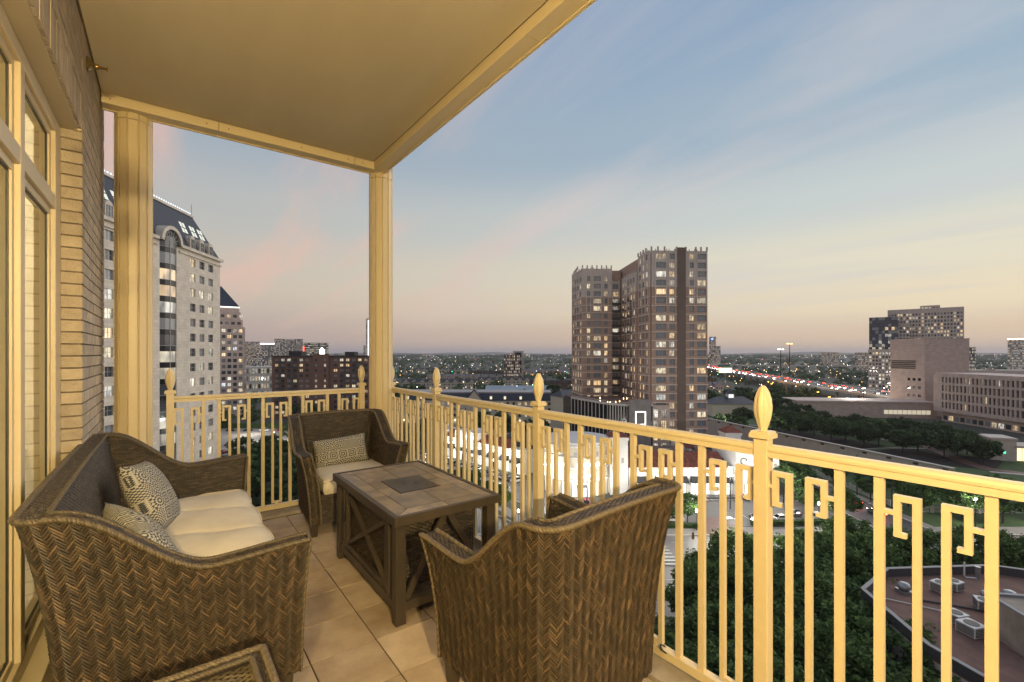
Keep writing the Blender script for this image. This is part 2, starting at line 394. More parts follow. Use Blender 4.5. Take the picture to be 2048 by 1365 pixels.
m = MB(); m.box(-3.4, -.56, -3.3, 4.5, -.1, -.02); m.box(-3.4, -3.3, -3.3, 4.5, -.02, 2.9); m.box(-3.3, WX-.2, 3.6, 4.5, -.02, 2.9); m.box(-3.4, WX-.2, -3.3, 4.5, 2.75, 2.9); m.box(-3.3, WX-.1, -3.4, -3.3, -.1, 3.4)
struct(m.build('room_shell', mat('room_wall', (.62, .56, .46), .8)))
rl = thing('added_room_lamp', 'unseen round glass lamp added inside the room to brighten the curtain', 'lamp', (-1.9, 2.4, 2.74))  # unseen lamp added to brighten the curtain behind the panes
m = MB(); m.lathe([(.16, 0), (.17, -.04), (.12, -.09), (.02, -.11)], 16); m.build('shade', emit('added_lamp_glass', (1, .86, .6), 2.5), rl, smooth=True)
_d = bpy.data.lights.new('added_room_light', 'POINT'); _d.energy = 420; _d.color = (1, .85, .58); _d.shadow_soft_size = .12; link('added_room_light', _d, rl, (0, 0, -.25))
# ---- brass sprinkler on the wall under the ceiling
sp = thing('sprinkler_head', 'small aged brass sprinkler head on the brick wall under the ceiling', 'sprinkler', (WX, 3.72, 3.175))
m = MB(); m.xf = Matrix.Rotation(pi/2, 4, 'Y'); m.lathe([(.045, 0), (.045, .004), (.036, .012), (.02, .022), (.02, .028)], 20); m.build('escutcheon', M_brass, sp, smooth=True)
m = MB(); m.xf = Matrix.Rotation(pi/2, 4, 'Y'); m.lathe([(.011, .028), (.017, .034), (.017, .05), (.010, .056), (.007, .085), (.007, .09)], 14); m.build('nozzle', M_brass, sp, smooth=True)
m = MB(); m.box(.09, .094, -.016, .016, -.008, .012); m.box(.07, .09, -.012, -.008, -.003, .003); m.box(.07, .09, .008, .012, -.003, .003); m.build('deflector', M_brass, sp)

# ---- railings: posts with finials, rails, bars and key-pattern frets
RT, RB = 1.088, .07
def rail_part(t, name, u, fn, shared):
    return link(name, shared, t, fn(u))
def make_mesh_box(name, w, d, z0, z1, bev=0):
    m = MB(); m.box(-w/2, w/2, -d/2, d/2, z0, z1); return m.mesh(name, M_paint_rail)
bar_me = make_mesh_box('baluster', .026, .022, RB-.002, 1.040)
post_me = make_mesh_box('post', .052, .052, .0, 1.11)
m = MB(); m.box(-.0375, .0375, -.0375, .0375, 1.111, 1.128); m.box(-.033, .033, -.033, .033, 1.128, 1.137); cap_me = m.mesh('post_cap', M_paint_rail)
m = MB()
def lobed(prof, lobes=8, n=48):
    P = []; F = []
    for r, z in prof:
        for i in range(n):
            a = 2*pi*i/n; ph = (i % (n//lobes)) / (n//lobes); k = 1 - .10*(1-abs(2*ph-1))**1.3
            rr = r*k*.93; P.append((rr*cos(a), rr*sin(a), z))
    for j in range(len(prof)-1):
        for i in range(n): F.append((j*n+i, j*n+(i+1) % n, (j+1)*n+(i+1) % n, (j+1)*n+i))
    F += [tuple(range(n-1, -1, -1)), tuple((len(prof)-1)*n+i for i in range(n))]
    m.add(P, F)
lobed([(.016, 1.136), (.017, 1.146), (.024, 1.165), (.032, 1.19), (.0365, 1.215), (.037, 1.235), (.034, 1.26), (.027, 1.282), (.018, 1.30), (.010, 1.310), (.004, 1.313)])
fin_me = m.mesh('finial', M_paint_rail)
def fret_mesh(sign):
    """one thin bar with its key-shaped head; sign: towards which side the key turns"""
    t = .011; m = MB(); s_ = sign
    def rect(xa, xb, za, zb): m.box(min(xa, xb), max(xa, xb), -t, t, za, zb)
    rect(-.010, .010, .098, .972)
    rect(-.010 if s_ > 0 else -.056, .056 if s_ > 0 else .010, .972, .990)
    rect(s_*.039, s_*.056, .872, .972)
    rect(s_*.024, s_*.056, .858, .872)
    rect(s_*.056, s_*.0805, .925, .938)
    return m.mesh('key_baluster', M_paint_rail)
fr_p, fr_n = fret_mesh(1), fret_mesh(-1)
m = MB(); m.box(-.044, .044, -.0105, .0105, .082, .0975); m.box(-.012, .012, -.0105, .0105, RB, .082); foot_me = m.mesh('key_foot', M_paint_rail)
def rail_prof(L_, name):
    m = MB(); pr = [(-.021, 1.041), (.021, 1.041), (.021, 1.062), (.0245, 1.066), (.0255, 1.074), (.022, 1.083), (.012, 1.088), (-.012, 1.088), (-.022, 1.083), (-.0255, 1.074), (-.0245, 1.066), (-.021, 1.062)]
    m.prism_x(pr, 0, L_); return m.mesh(name, M_paint_rail)
def railing(label, origin, angle, posts, bays):
    t = thing('balcony_railing', label, 'railing', (*origin, 0), angle)
    for u in posts:
        p = link('post', post_me, t, (u, 0, .0)); p.location.z = 0
        link('post_cap', cap_me, p); link('finial', fin_me, p)
        md = p.modifiers.new('bevel', 'BEVEL'); md.width = .003; md.segments = 2
    for u0, u1 in bays:
        L_ = u1-u0-.0535
        link('top_rail', rail_prof(L_, 'top_rail'), t, (u0+.0267, 0, 0))
        m = MB(); m.box(0, L_, -.02, .02, .028, RB-.003); link('bottom_rail', m.mesh('bottom_rail', M_paint_rail), t, (u0+.0267, 0, 0))
        n = max(1, round((u1-u0+.11)/.3635)); un = (u1-u0-(n-1)*.11)/n
        for k in range(n):
            a = u0 + k*(un+.11); b = a + un; mid = (a+b)/2
            if k > 0: link('baluster', bar_me, t, (a, 0, 0))
            if k < n-1: link('baluster', bar_me, t, (b, 0, 0))
            for me, x, sg in ((fr_n, mid-.033, -1), (fr_p, mid+.033, 1)):
                link('key_baluster', me, t, (x, 0, 0))
            link('key_foot', foot_me, t, (mid, 0, 0))
    return t
py = [-3.2, -1.86, -.52, .821, 2.163, 3.513, 4.499]
railing('long cream metal railing with key pattern along the balcony edge facing the brick tower', (1.845, -3.2), pi/2,
        [y+3.2 for y in py], [(a+3.2, b+3.2) for a, b in zip(py, py[1:])])
railing('short cream metal railing with key pattern between the two fluted columns', (.018, 4.585), 0, [0, 1.545], [(0, 1.545)])
# a ring of dark rubber left on the bottom rail
m = MB(); m.tube([(.02*cos(a*pi/8), .02*sin(a*pi/8), 0) for a in range(17)], .004, 6); o = m.build('cable_loop', M_iron, None, smooth=True); o.location = (1.835, 1.255, .068); o.rotation_euler = (.5, .3, 0)
tag(o, 'small dark loop of cable hanging over the bottom rail', 'cable')

# ---- the wall lanterns that light the balcony, behind the photographer
M_lampglass = emit('lantern_glass', (1, .72, .36), 5.0)
def lantern(y, power, label):
    t = thing('wall_lantern', label, 'lantern', (WX, y, 2.32), 0, 'wall lanterns lighting the balcony')
    m = MB(); m.box(-.02, .004, -.05, .05, -.13, .13); m.build('backplate', M_iron, t, bevel=.004)
    m = MB(); m.tube([(0, 0, .06), (.06, 0, .1), (.13, 0, .09), (.15, 0, .03)], .008, 8); m.build('bracket', M_iron, t)
    m = MB(); m.lathe([(.085, .0), (.07, .02), (.02, .06), (.008, .09)], 12, (.15, 0)); m.build('lantern_roof', M_iron, t)
    m = MB(); m.lathe([(.022, -.12), (.024, -.06), (.014, -.03)], 10, (.15, 0)); m.build('bulb', M_lampglass, t, smooth=True)
    m = MB()
    for k in range(4):
        a = pi/4 + k*pi/2; m.bar((.15+.075*cos(a), .075*sin(a), -.005), (.15+.055*cos(a), .055*sin(a), -.22), .006, .006, (1, 0, 0))
    m.lathe([(.058, -.228), (.058, -.22)], 12, (.15, 0)); m.build('cage', M_iron, t)
    ld = bpy.data.lights.new('lantern_light', 'POINT'); ld.energy = power; ld.color = (1, .75, .335); ld.shadow_soft_size = .05
    lo = link('lantern_light', ld, t, (.15, 0, -.14))
    return t
lantern(-1.9, 900, 'black iron wall lantern with a warm bulb by the far window bay')
lantern(.25, 135, 'black iron wall lantern with a warm bulb beside the sofa')

# ================================================================== FURNITURE
def strand_mat(name, stops, rough=.5):
    m = bpy.data.materials.new(name); m.use_nodes = True; N, L = m.node_tree.nodes, m.node_tree.links; p = N['Principled BSDF']
    p.inputs['Roughness'].default_value = rough
    g = N.new('ShaderNodeNewGeometry'); rp = N.new('ShaderNodeValToRGB'); r = rp.color_ramp
    while len(r.elements) > 1: r.elements.remove(r.elements[-1])
    r.elements[0].position = stops[0][0]; r.elements[0].color = (*stops[0][1], 1)
    for q, c in stops[1:]: r.elements.new(q).color = (*c, 1)
    c = N.new('ShaderNodeTexCoord'); nz = N.new('ShaderNodeTexNoise'); nz.inputs['Scale'].default_value = 170; nz.inputs['Detail'].default_value = 2
    L.new(c.outputs['Object'], nz.inputs['Vector'])
    mx = N.new('ShaderNodeMath'); mx.operation = 'MULTIPLY_ADD'; mx.inputs[1].default_value = .5; L.new(nz.outputs[0], mx.inputs[0])
    sb = N.new('ShaderNodeMath'); sb.operation = 'SUBTRACT'; sb.inputs[1].default_value = .25; L.new(g.outputs['Random Per Island'], sb.inputs[0]); L.new(sb.outputs[0], mx.inputs[2])
    L.new(mx.outputs[0], rp.inputs[0]); L.new(rp.outputs[0], p.inputs['Base Color'])
    return m
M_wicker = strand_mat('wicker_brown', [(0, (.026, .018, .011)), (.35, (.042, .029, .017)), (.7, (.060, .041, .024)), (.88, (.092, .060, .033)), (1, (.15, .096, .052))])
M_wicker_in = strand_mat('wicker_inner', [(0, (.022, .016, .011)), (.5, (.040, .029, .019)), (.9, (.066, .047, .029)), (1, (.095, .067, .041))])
M_braid = strand_mat('wicker_braid', [(0, (.070, .052, .030)), (.6, (.115, .085, .048)), (1, (.17, .125, .07))])
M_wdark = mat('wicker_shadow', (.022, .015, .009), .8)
M_wood = mat('dark_stained_wood', (.062, .046, .031), .42, (.040, .030, .021), 5.0, bump=.15, bscale=40, stretch=(1, 1, .15))
M_cushion = mat('beige_cushion', (.72, .63, .49), .85, (.64, .55, .42), 6.0, bump=.35, bscale=300)
M_piping = mat('cushion_piping', (.66, .55, .40), .8)

class Weave:
    """strands laid one by one over a surface fn(u, v) in metres, u along, v up"""
    def __init__(s): s.v = []; s.f = []
    def strand(s, fn, a, b, hw, lift, perp, end=-.0015):
        P = []
        for k, (q, lf) in enumerate(((0, end), (.28, lift*.85), (.72, lift), (1, end))):
            u = a[0]+(b[0]-a[0])*q; v = a[1]+(b[1]-a[1])*q
            c, n = fn(u, v)
            e0, _ = fn(u-perp[0]*hw, v-perp[1]*hw); e1, _ = fn(u+perp[0]*hw, v+perp[1]*hw)
            P += [e0 + n*(lf-.002), c + n*(lf+.0012), e1 + n*(lf-.002)]
        b0 = len(s.v); s.v += [tuple(p) for p in P]
        for k in range(3):
            o = b0+k*3; s.f += [(o, o+1, o+4, o+3), (o+1, o+2, o+5, o+4)]
    def herring(s, fn, U0, U1, vmax, v0=0, cw=.0225, pitch=.0132, rise=.0345, lift=.0030):
        n = max(1, round((U1-U0)/cw)); cw = (U1-U0)/n
        for i in range(n):
            ua, ub = U0+i*cw, U0+(i+1)*cw; sg = 1 if i % 2 else -1
            k = 0
            top = vmax((ua+ub)/2)
            while True:
                vm = v0 + k*pitch
                if vm > top + .012: break
                va, vb = vm - sg*rise/2, vm + sg*rise/2
                j = random.uniform(-.0012, .0012)
                cl = lambda v: max(v0-.002, min(top, v))
                ln = hypot(cw, rise)
                s.strand(fn, (ua-.0032, cl(va+j)), (ub+.0032, cl(vb+j)), pitch*cw/ln*.45, lift+random.uniform(-.0008, .0008), (-sg*rise/ln, cw/ln), .0004)
                k += 1
    def basket(s, fn, U0, U1, vmax, v0=0, ln=.036, pitch=.0095, lift=.003):
        k = 0; top = max(vmax(U0+(U1-U0)*q/20) for q in range(21))
        while v0 + k*pitch < top:
            v = v0 + (k+.5)*pitch; u = U0 - (ln if k % 2 else 0)*.5
            while u < U1:
                a, b = max(U0, u), min(U1, u+ln)
                if b - a > .008 and v <= vmax((a+b)/2)+.002:
                    s.strand(fn, (a+.001, v), (b-.001, v), pitch*.47, lift+random.uniform(-.0006, .0006), (0, 1))
                u += ln
            k += 1
    def build(s, name, m, parent):
        me = bpy.data.meshes.new(name); me.from_pydata(s.v, [], s.f); me.materials.append(m)
        me.polygons.foreach_set('use_smooth', [True]*len(s.f)); me.update()
        o = link(name, me, parent); o['kind'] = 'stuff'; return o

def smooth(x): x = max(0, min(1, x)); return x*x*(3-2*x)
class Shell:
    """a U-shaped wicker body: two arms swept up into a high back, flaring outwards to the rim"""
    def __init__(s, wf, wb, dep, wtf, wtb, dtop, hb, ha, z0=.10, th=.075, r=.05):
        s.z0, s.th, s.hb, s.ha = z0, th, hb, ha
        def path(hwf, hwb, yf, yb):
            # polyline from the front of one arm round the back to the front of the other
            pts = [(-hwf, yf)]
            for k in range(7):
                a = pi - k*(pi/2)/6; pts.append((-hwb + r + r*cos(a), yb - r + r*sin(a)))
            for k in range(7):
                a = pi/2 - k*(pi/2)/6; pts.append((hwb - r + r*cos(a), yb - r + r*sin(a)))
            pts.append((hwf, yf)); return pts
        yf = -dep/2; s.base = path(wf, wb, yf, dep/2); s.top = path(wtf, wtb, yf-.03, yf-.03+dtop)
        s.cum = [0]
        avg = [((a[0]+c[0])/2, (a[1]+c[1])/2) for a, c in zip(s.base, s.top)]
        for a, c in zip(avg, avg[1:]): s.cum.append(s.cum[-1]+hypot(c[0]-a[0], c[1]-a[1]))
        s.L = s.cum[-1]; s.side = s.cum[1]; s.cor = s.cum[7]
        # rounded length of each arm for the sweep
    def seg(s, u):
        u = max(0, min(s.L-1e-6, u)); i = 0
        while s.cum[i+1] <= u: i += 1
        return i, (u-s.cum[i])/(s.cum[i+1]-s.cum[i])
    def bt(s, u):
        i, q = s.seg(u)
        L = lambda A: (A[i][0]+(A[i+1][0]-A[i][0])*q, A[i][1]+(A[i+1][1]-A[i][1])*q)
        return L(s.base), L(s.top)
    def h(s, u):
        uu = min(u, s.L-u)
        if uu >= s.side: return s.hb + .012*sin(pi*(u-s.side)/(s.L-2*s.side))
        q = uu/s.side
        arm = s.ha + .018*(1-smooth(q/.45))
        return arm + (s.hb-arm)*smooth((q-.42)/.56)
    def H(s, u): return s.h(u) - s.z0
    def pt(s, u, v, inset=0):
        b, t = s.bt(u); h = s.h(u)-s.z0; q = max(-.05, min(1.02, v/h))
        w = .30*q + .70*max(0, q)**2.6
        x, y = b[0]+(t[0]-b[0])*w, b[1]+(t[1]-b[1])*w
        if inset:
            i, qq = s.seg(u)
            A = s.base; e = 1e-3
            b1, t1 = s.bt(u+.004); b2, t2 = s.bt(u-.004)
            dx_, dy_ = b1[0]-b2[0], b1[1]-b2[1]; n = hypot(dx_, dy_) or 1
            x += dy_/n*inset; y -= dx_/n*inset
        return Vector((x, y, s.z0+max(0, min(h*1.01, v))))
    def outer(s, u, v):
        p = s.pt(u, v); a = s.pt(u+.004, v) - s.pt(u-.004, v); b = s.pt(u, v+.004) - s.pt(u, v-.004)
        n = b.cross(a); n = n.normalized() if n.length > 1e-9 else Vector((0, 0, 1))
        return p, n
    def inner(s, u, v):
        p = s.pt(u, v, s.th); a = s.pt(u+.004, v, s.th) - s.pt(u-.004, v, s.th); b = s.pt(u, v+.004) - s.pt(u, v-.004)
        n = a.cross(b); n = n.normalized() if n.length > 1e-9 else Vector((0, 0, 1))
        return p, n

def braid(mb, pts, r=.0065, amp=.0065, pitch=.034, strands=3, n=5):
    pts = [Vector(p) for p in pts]; cum = [0]
    for a, b in zip(pts, pts[1:]): cum.append(cum[-1]+(b-a).length)
    L_ = cum[-1]; N_ = max(8, int(L_/pitch*6))
    for k in range(strands):
        out = []
        j = 0
        for i in range(N_+1):
            d = L_*i/N_
            while j < len(cum)-2 and cum[j+1] < d: j += 1
            q = (d-cum[j])/max(1e-6, cum[j+1]-cum[j]); c = pts[j].lerp(pts[j+1], q); t = (pts[j+1]-pts[j]).normalized()
            a = t.cross(Vector((0, 0, 1)));  a = a.normalized() if a.length > .2 else Vector((1, 0, 0)); b = t.cross(a)
            ph = 2*pi*(d/pitch + k/strands)
            out.append(c + a*amp*1.1*cos(ph) + b*amp*.75*sin(ph))
        mb.tube(out, r, n)

def pillow_surface(w, h, th, n=22, pinch=.05):
    def fn(u, v, sgn):
        x, y = (u*2-1), (v*2-1)
        k = (max(0, 1-abs(x)**2.6)*max(0, 1-abs(y)**2.6))**.5
        ex = 1-pinch*(1-abs(y)**2)*abs(x)**3; ey = 1-pinch*(1-abs(x)**2)*abs(y)**3
        return (x*w/2*ex, sgn*th/2*k*(1+.06*sin(5*x+2*y)), y*h/2*ey)
    m = MB(); m.grid(lambda u, v: fn(u, v, -1), n, n); m.grid(lambda u, v: fn(u, v, 1), n, n, True); return m
def pattern_mat():
    m = bpy.data.materials.new('printed_medallion_fabric'); m.use_nodes = True; N, L = m.node_tree.nodes, m.node_tree.links; p = N['Principled BSDF']; p.inputs['Roughness'].default_value = .9
    def mt(op, a, b=None, c=None):
        n = N.new('ShaderNodeMath'); n.operation = op
        for i, v in enumerate((a, b, c)):
            if v is None: continue
            if isinstance(v, (int, float)): n.inputs[i].default_value = v
            else: L.new(v, n.inputs[i])
        return n.outputs[0]
    c = N.new('ShaderNodeTexCoord'); sx = N.new('ShaderNodeSeparateXYZ'); L.new(c.outputs['Object'], sx.inputs[0])
    C_ = .078
    off = mt('MULTIPLY', mt('FLOOR', mt('DIVIDE', sx.outputs[2], C_)), .5)
    gx = mt('ADD', mt('DIVIDE', sx.outputs[0], C_), off); gz = mt('DIVIDE', sx.outputs[2], C_)
    fx = mt('SUBTRACT', mt('FRACT', gx), .5); fz = mt('SUBTRACT', mt('FRACT', gz), .5)
    cid = N.new('ShaderNodeCombineXYZ'); L.new(mt('FLOOR', gx), cid.inputs[0]); L.new(mt('FLOOR', gz), cid.inputs[1])
    wn_ = N.new('ShaderNodeTexWhiteNoise'); wn_.noise_dimensions = '2D'; L.new(cid.outputs[0], wn_.inputs['Vector']); r = wn_.outputs['Value']
    dc = mt('SQRT', mt('ADD', mt('MULTIPLY', fx, fx), mt('MULTIPLY', fz, fz)))
    ds = mt('MAXIMUM', mt('ABSOLUTE', fx), mt('ABSOLUTE', fz)); dd = mt('MULTIPLY', mt('ADD', mt('ABSOLUTE', fx), mt('ABSOLUTE', fz)), .72)
    def sel(th, a, b):
        n = N.new('ShaderNodeMix'); n.data_type = 'FLOAT'; L.new(mt('GREATER_THAN', r, th), n.inputs[0]); L.new(a, n.inputs[2]); L.new(b, n.inputs[3]); return n.outputs[0]
    an = mt('ARCTAN2', fz, fx)
    rosette = mt('ADD', mt('SINE', mt('MULTIPLY', dc, 31.0)), mt('MULTIPLY', mt('SINE', mt('MULTIPLY', an, 14.0)), mt('GREATER_THAN', dc, .27)))
    square = mt('ADD', mt('SINE', mt('MULTIPLY', ds, 32.0)), mt('MULTIPLY', mt('SINE', mt('MULTIPLY', dd, 62.0)), .7))
    tiny = mt('MULTIPLY', mt('SINE', mt('MULTIPLY', fx, 44.0)), mt('SINE', mt('MULTIPLY', fz, 31.0)))
    v = sel(.42, rosette, sel(.74, square, mt('MULTIPLY', tiny, 1.6)))
    nz = N.new('ShaderNodeTexNoise'); nz.inputs['Scale'].default_value = 120; L.new(c.outputs['Object'], nz.inputs['Vector'])
    v = mt('ADD', v, mt('MULTIPLY', mt('SUBTRACT', nz.outputs[0], .5), .9))
    fac = N.new('ShaderNodeMapRange'); fac.inputs[1].default_value = -.15; fac.inputs[2].default_value = .25; L.new(v, fac.inputs[0])
    mx = N.new('ShaderNodeMix'); mx.data_type = 'RGBA'; mx.inputs[6].default_value = (.05, .052, .058, 1); mx.inputs[7].default_value = (.42, .385, .31, 1); L.new(fac.outputs[0], mx.inputs[0])
    L.new(mx.outputs[2], p.inputs['Base Color']); return m
M_print = pattern_mat()

def cushion_mesh(w, d, h, puff, waves=0, nx=40, ny=20, seam=None):
    """boxed seat cushion, base at z=0; optional soft ridges across the width"""
    def prof(a): return (1-abs(a)**7)
    def top(u, v):
        x, y = u*2-1, v*2-1
        z = h + puff*(1-abs(x)**4)*(1-abs(y)**4)
        if waves:
            ph = (u + .035*sin(3.1*v+1.2) + .012*sin(9*v)) * waves
            z += .055*(abs(sin(pi*ph))**.38 - .70)*(1-.6*abs(y)**4)*(.8+.3*sin(5*u+1)) + .007*sin(17*u+6*v)*sin(7*v)
        e = .012*((abs(x)**16)+(abs(y)**16)); 
        yy = y*d/2
        if waves: yy += (-.02*abs(sin(pi*u*waves))**.5 if v < .02 else -.012*abs(sin(pi*u*waves))**.5*max(0, 1-v*5))
        return (x*w/2, yy, z-e)
    m = MB(); m.grid(top, nx, ny)
    def side(e):
        def fn(u, v):
            a, b = e(u); t = top(a, b); bulge = .012*sin(pi*v)
            ox = (2*a-1)*bulge*(abs(2*a-1) > .999); oy = (2*b-1)*bulge*(abs(2*b-1) > .999)
            return (t[0]+ox, t[1]+oy, t[2]*v)
        return fn
    m.grid(side(lambda u: (u, 0)), nx, 6); m.grid(side(lambda u: (1, u)), ny, 6); m.grid(side(lambda u: (1-u, 1)), nx, 6); m.grid(side(lambda u: (0, 1-u)), ny, 6)
    pip = [top(k/60, 0) for k in range(61)] + [top(1, k/30) for k in range(31)] + [top(1-k/60, 1) for k in range(61)] + [top(0, 1-k/30) for k in range(31)]
    return m, pip

def wicker_seat(t, sh, seat_h, w_in, y_front, cw, lean):
    """fills a thing with the parts of a wicker armchair or sofa"""
    th = sh.th
    core = MB()
    nu = 120
    core.grid(lambda a, b: tuple(sh.pt(a*sh.L, b*sh.H(a*sh.L), .004)), nu, 10, True)
    core.grid(lambda a, b: tuple(sh.pt(a*sh.L, b*sh.H(a*sh.L), th-.004)), nu, 10)
    core.grid(lambda a, b: tuple(sh.pt(a*sh.L, sh.H(a*sh.L)-.004, th*b)), nu, 1)
    for u in (0, sh.L): core.grid(lambda a, b: tuple(sh.pt(u, b*sh.H(u), .002+(th-.004)*a)), 1, 10, u == 0)
    core.grid(lambda a, b: tuple(sh.pt(a*sh.L, 0, .004+(th-.008)*b)), nu, 1)
    core.build('body_frame', M_wdark, t)
    W = Weave(); W.herring(sh.outer, 0, sh.L, sh.H, .0, cw)
    W.build('outer_weave', M_wicker, t)
    W = Weave(); s0 = seat_h - sh.z0
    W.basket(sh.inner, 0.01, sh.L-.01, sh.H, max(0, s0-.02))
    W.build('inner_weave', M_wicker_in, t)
    # arm fronts
    W = Weave()
    for u, sg in ((0.0005, 1), (sh.L-.0005, -1)):
        def fn(a, v, u=u):
            p = sh.pt(u, v, a); q = sh.pt(u, v+.004, a) - sh.pt(u, v-.004, a); r = sh.pt(u, v, a+.004) - sh.pt(u, v, a-.004)
            n = q.cross(r) if u < 1 else r.cross(q)
            n = n.normalized()
            if n.y > 0: n = -n
            return p, n
        W.herring(fn, .004, th-.004, lambda a, u=u: sh.H(u)-.006, 0, th/2.9, .0130, .034)
    W.build('arm_front_weave', M_wicker, t)
    # flat top of arms and back
    W = Weave()
    def rim(u, a):
        p = sh.pt(u, sh.H(u), a); q = sh.pt(u+.004, sh.H(u+.004), a) - sh.pt(u-.004, sh.H(u-.004), a); r = sh.pt(u, sh.H(u), a+.004) - sh.pt(u, sh.H(u), a-.004)
        n = q.cross(r); n = n.normalized()
        return p, (n if n.z > 0 else -n)
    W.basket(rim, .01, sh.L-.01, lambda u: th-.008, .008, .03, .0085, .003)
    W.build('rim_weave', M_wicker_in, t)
    mb = MB(); N_ = 150
    braid(mb, [sh.pt(sh.L*k/N_, sh.H(sh.L*k/N_)+.001, -.002) for k in range(N_+1)])
    braid(mb, [sh.pt(sh.L*k/N_, sh.H(sh.L*k/N_)+.001, th+.002) for k in range(N_+1)], .0048, .005)
    for u in (0, sh.L):
        for a in (-.001, th+.001): braid(mb, [sh.pt(u, sh.H(u)*k/20, a) + Vector((0, -.004, 0)) for k in range(21)], .0045, .004, .03)
    o = mb.build('braided_edge', M_braid, t, smooth=True); o['kind'] = 'stuff'
    # seat deck and apron
    m = MB(); m.box(-w_in, w_in, y_front+.012, sh.base[4][1]-th-.01, sh.z0+.005, seat_h-.01); m.build('seat_deck', M_wdark, t)
    W = Weave()
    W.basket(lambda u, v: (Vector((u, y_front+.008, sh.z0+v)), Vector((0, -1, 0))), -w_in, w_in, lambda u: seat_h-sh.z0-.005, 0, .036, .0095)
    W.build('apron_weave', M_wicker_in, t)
    for x in (-1, 1):
        for yy in (y_front+.035, sh.base[4][1]-.05):
            m = MB(); xx = x*(abs(sh.base[0][0])-.035 if yy < 0 else abs(sh.base[4][0])-.05)
            m.add([(xx-.028, yy-.028, sh.z0+.004), (xx+.028, yy-.028, sh.z0+.004), (xx+.028, yy+.028, sh.z0+.004), (xx-.028, yy+.028, sh.z0+.004), (xx-.021, yy-.021, 0), (xx+.021, yy-.021, 0), (xx+.021, yy+.021, 0), (xx-.021, yy+.021, 0)],
                  [(0, 1, 2, 3), (7, 6, 5, 4), (1, 0, 4, 5), (2, 1, 5, 6), (3, 2, 6, 7), (0, 3, 7, 4)])
            m.build('leg', M_wood, t, bevel=.003)

def seat_cushion(label, loc, rz, w, d, h, puff, waves=0, nx=40):
    t = thing('seat_cushion', label, 'cushion', loc, rz)
    m, pip = cushion_mesh(w, d, h, puff, waves, nx); o = m.build('cover', M_cushion, t, smooth=True)
    md = o.modifiers.new('weld', 'WELD'); md.merge_threshold = .002
    m = MB(); m.tube(pip, .0055, 6); m.build('piping', M_piping, t, smooth=True)
    return t
def throw_pillow(label, loc, rot, w, h, th, group=None):
    m = pillow_surface(w, h, th); o = m.build('throw_pillow', M_print, None, smooth=True); md = o.modifiers.new('weld', 'WELD'); md.merge_threshold = .001
    o.location = loc; o.rotation_euler = rot; return tag(o, label, 'pillow', group)

# ---- armchairs
ch_sh = Shell(.355, .335, .66, .432, .408, .77, .872, .632, r=.10)
ch = thing('wicker_armchair', 'brown wicker armchair in the corner with a patterned lumbar pillow on its seat', 'armchair', (1.245, 4.045, 0), radians(-2))
wicker_seat(ch, ch_sh, .335, .275, -.315, .0225, 0)
dup(ch, (1.330, 1.480, 0), radians(180+3), 'brown wicker armchair whose tall woven back stands against the long railing')
seat_cushion('beige boxed seat cushion under the lumbar pillow in the corner armchair', (1.262, 3.985, .33), radians(-2), .545, .56, .115, .018)
seat_cushion('beige boxed seat cushion in the armchair that backs onto the long railing', (1.330, 1.54, .33), radians(183), .545, .56, .115, .018)
throw_pillow('black and cream medallion print lumbar pillow on the corner armchair', (1.235, 4.16, .565), (radians(-22), radians(-4), radians(-3)), .47, .255, .13)

# ---- sofa against the window wall
so_sh = Shell(.955, .93, .74, .99, .97, .865, .905, .640, r=.07)
sofa = thing('wicker_sofa', 'long brown herringbone wicker sofa set against the window wall', 'sofa', (.075, 3.02, 0), radians(90))
wicker_seat(sofa, so_sh, .30, .872, -.355, .0225, 0)
seat_cushion('long beige sofa seat cushion with soft puckered ridges', (.115, 3.02, .305), radians(90), 1.72, .64, .145, .022, 4, 120)
throw_pillow('plump square medallion print pillow leaning against the middle of the sofa back', (-.075, 3.30, .625), (radians(-24), radians(8), radians(78)), .44, .42, .17)
throw_pillow('square medallion print pillow tucked behind the near sofa arm', (-.06, 2.42, .60), (radians(-28), radians(-6), radians(108)), .44, .42, .17)

# ---- coffee table with tiled top
TX0, TX1, TY0, TY1, TZ = .935, 1.605, 2.235, 3.345, .585
M_slate = mat('table_tile', (.34, .25, .16), .34, (.105, .092, .084), 9.0, bump=.16, bscale=22, rnd=.25, detail=10)
M_burner = mat('burner_plate', (.075, .062, .052), .35, (.05, .042, .036), 12.0, metal=.6)
tb = thing('coffee_table', 'dark wood coffee table with stone tile top and wicker cabinet base', 'table', (0, 0, 0))
def tpart(name, f, m=M_wood, bev=.003): mm = MB(); f(mm); return mm.build(name, m, tb, bevel=bev)
fr = .028
top = tpart('top_frame', lambda m: (m.box(TX0, TX0+fr, TY0, TY1, TZ-.05, TZ), m.box(TX1-fr, TX1, TY0, TY1, TZ-.05, TZ), m.box(TX0+fr, TX1-fr, TY0, TY0+fr, TZ-.05, TZ), m.box(TX0+fr, TX1-fr, TY1-fr, TY1, TZ-.05, TZ)))
tpart('top_board', lambda m: m.box(TX0+fr, TX1-fr, TY0+fr, TY1-fr, TZ-.03, TZ-.012), M_grout, 0)
a0, a1, b0, b1 = TX0+fr+.002, TX1-fr-.002, TY0+fr+.002, TY1-fr-.002; bw = .085; gp = .0024
def top_tile(poly):
    m = MB(); cx = sum(p[0] for p in poly)/len(poly); cy = sum(p[1] for p in poly)/len(poly)
    q = [(x+(gp if x < cx else -gp), y+(gp if y < cy else -gp)) for x, y in poly]
    m.prism(q, TZ-.0115, TZ-.004+random.uniform(-.0004, .0004)); m.build('tile', M_slate, top)
ym = [b0+bw+(b1-b0-2*bw)*k/3 for k in range(4)]; xm = [a0+bw+(a1-a0-2*bw)*k/2 for k in range(3)]
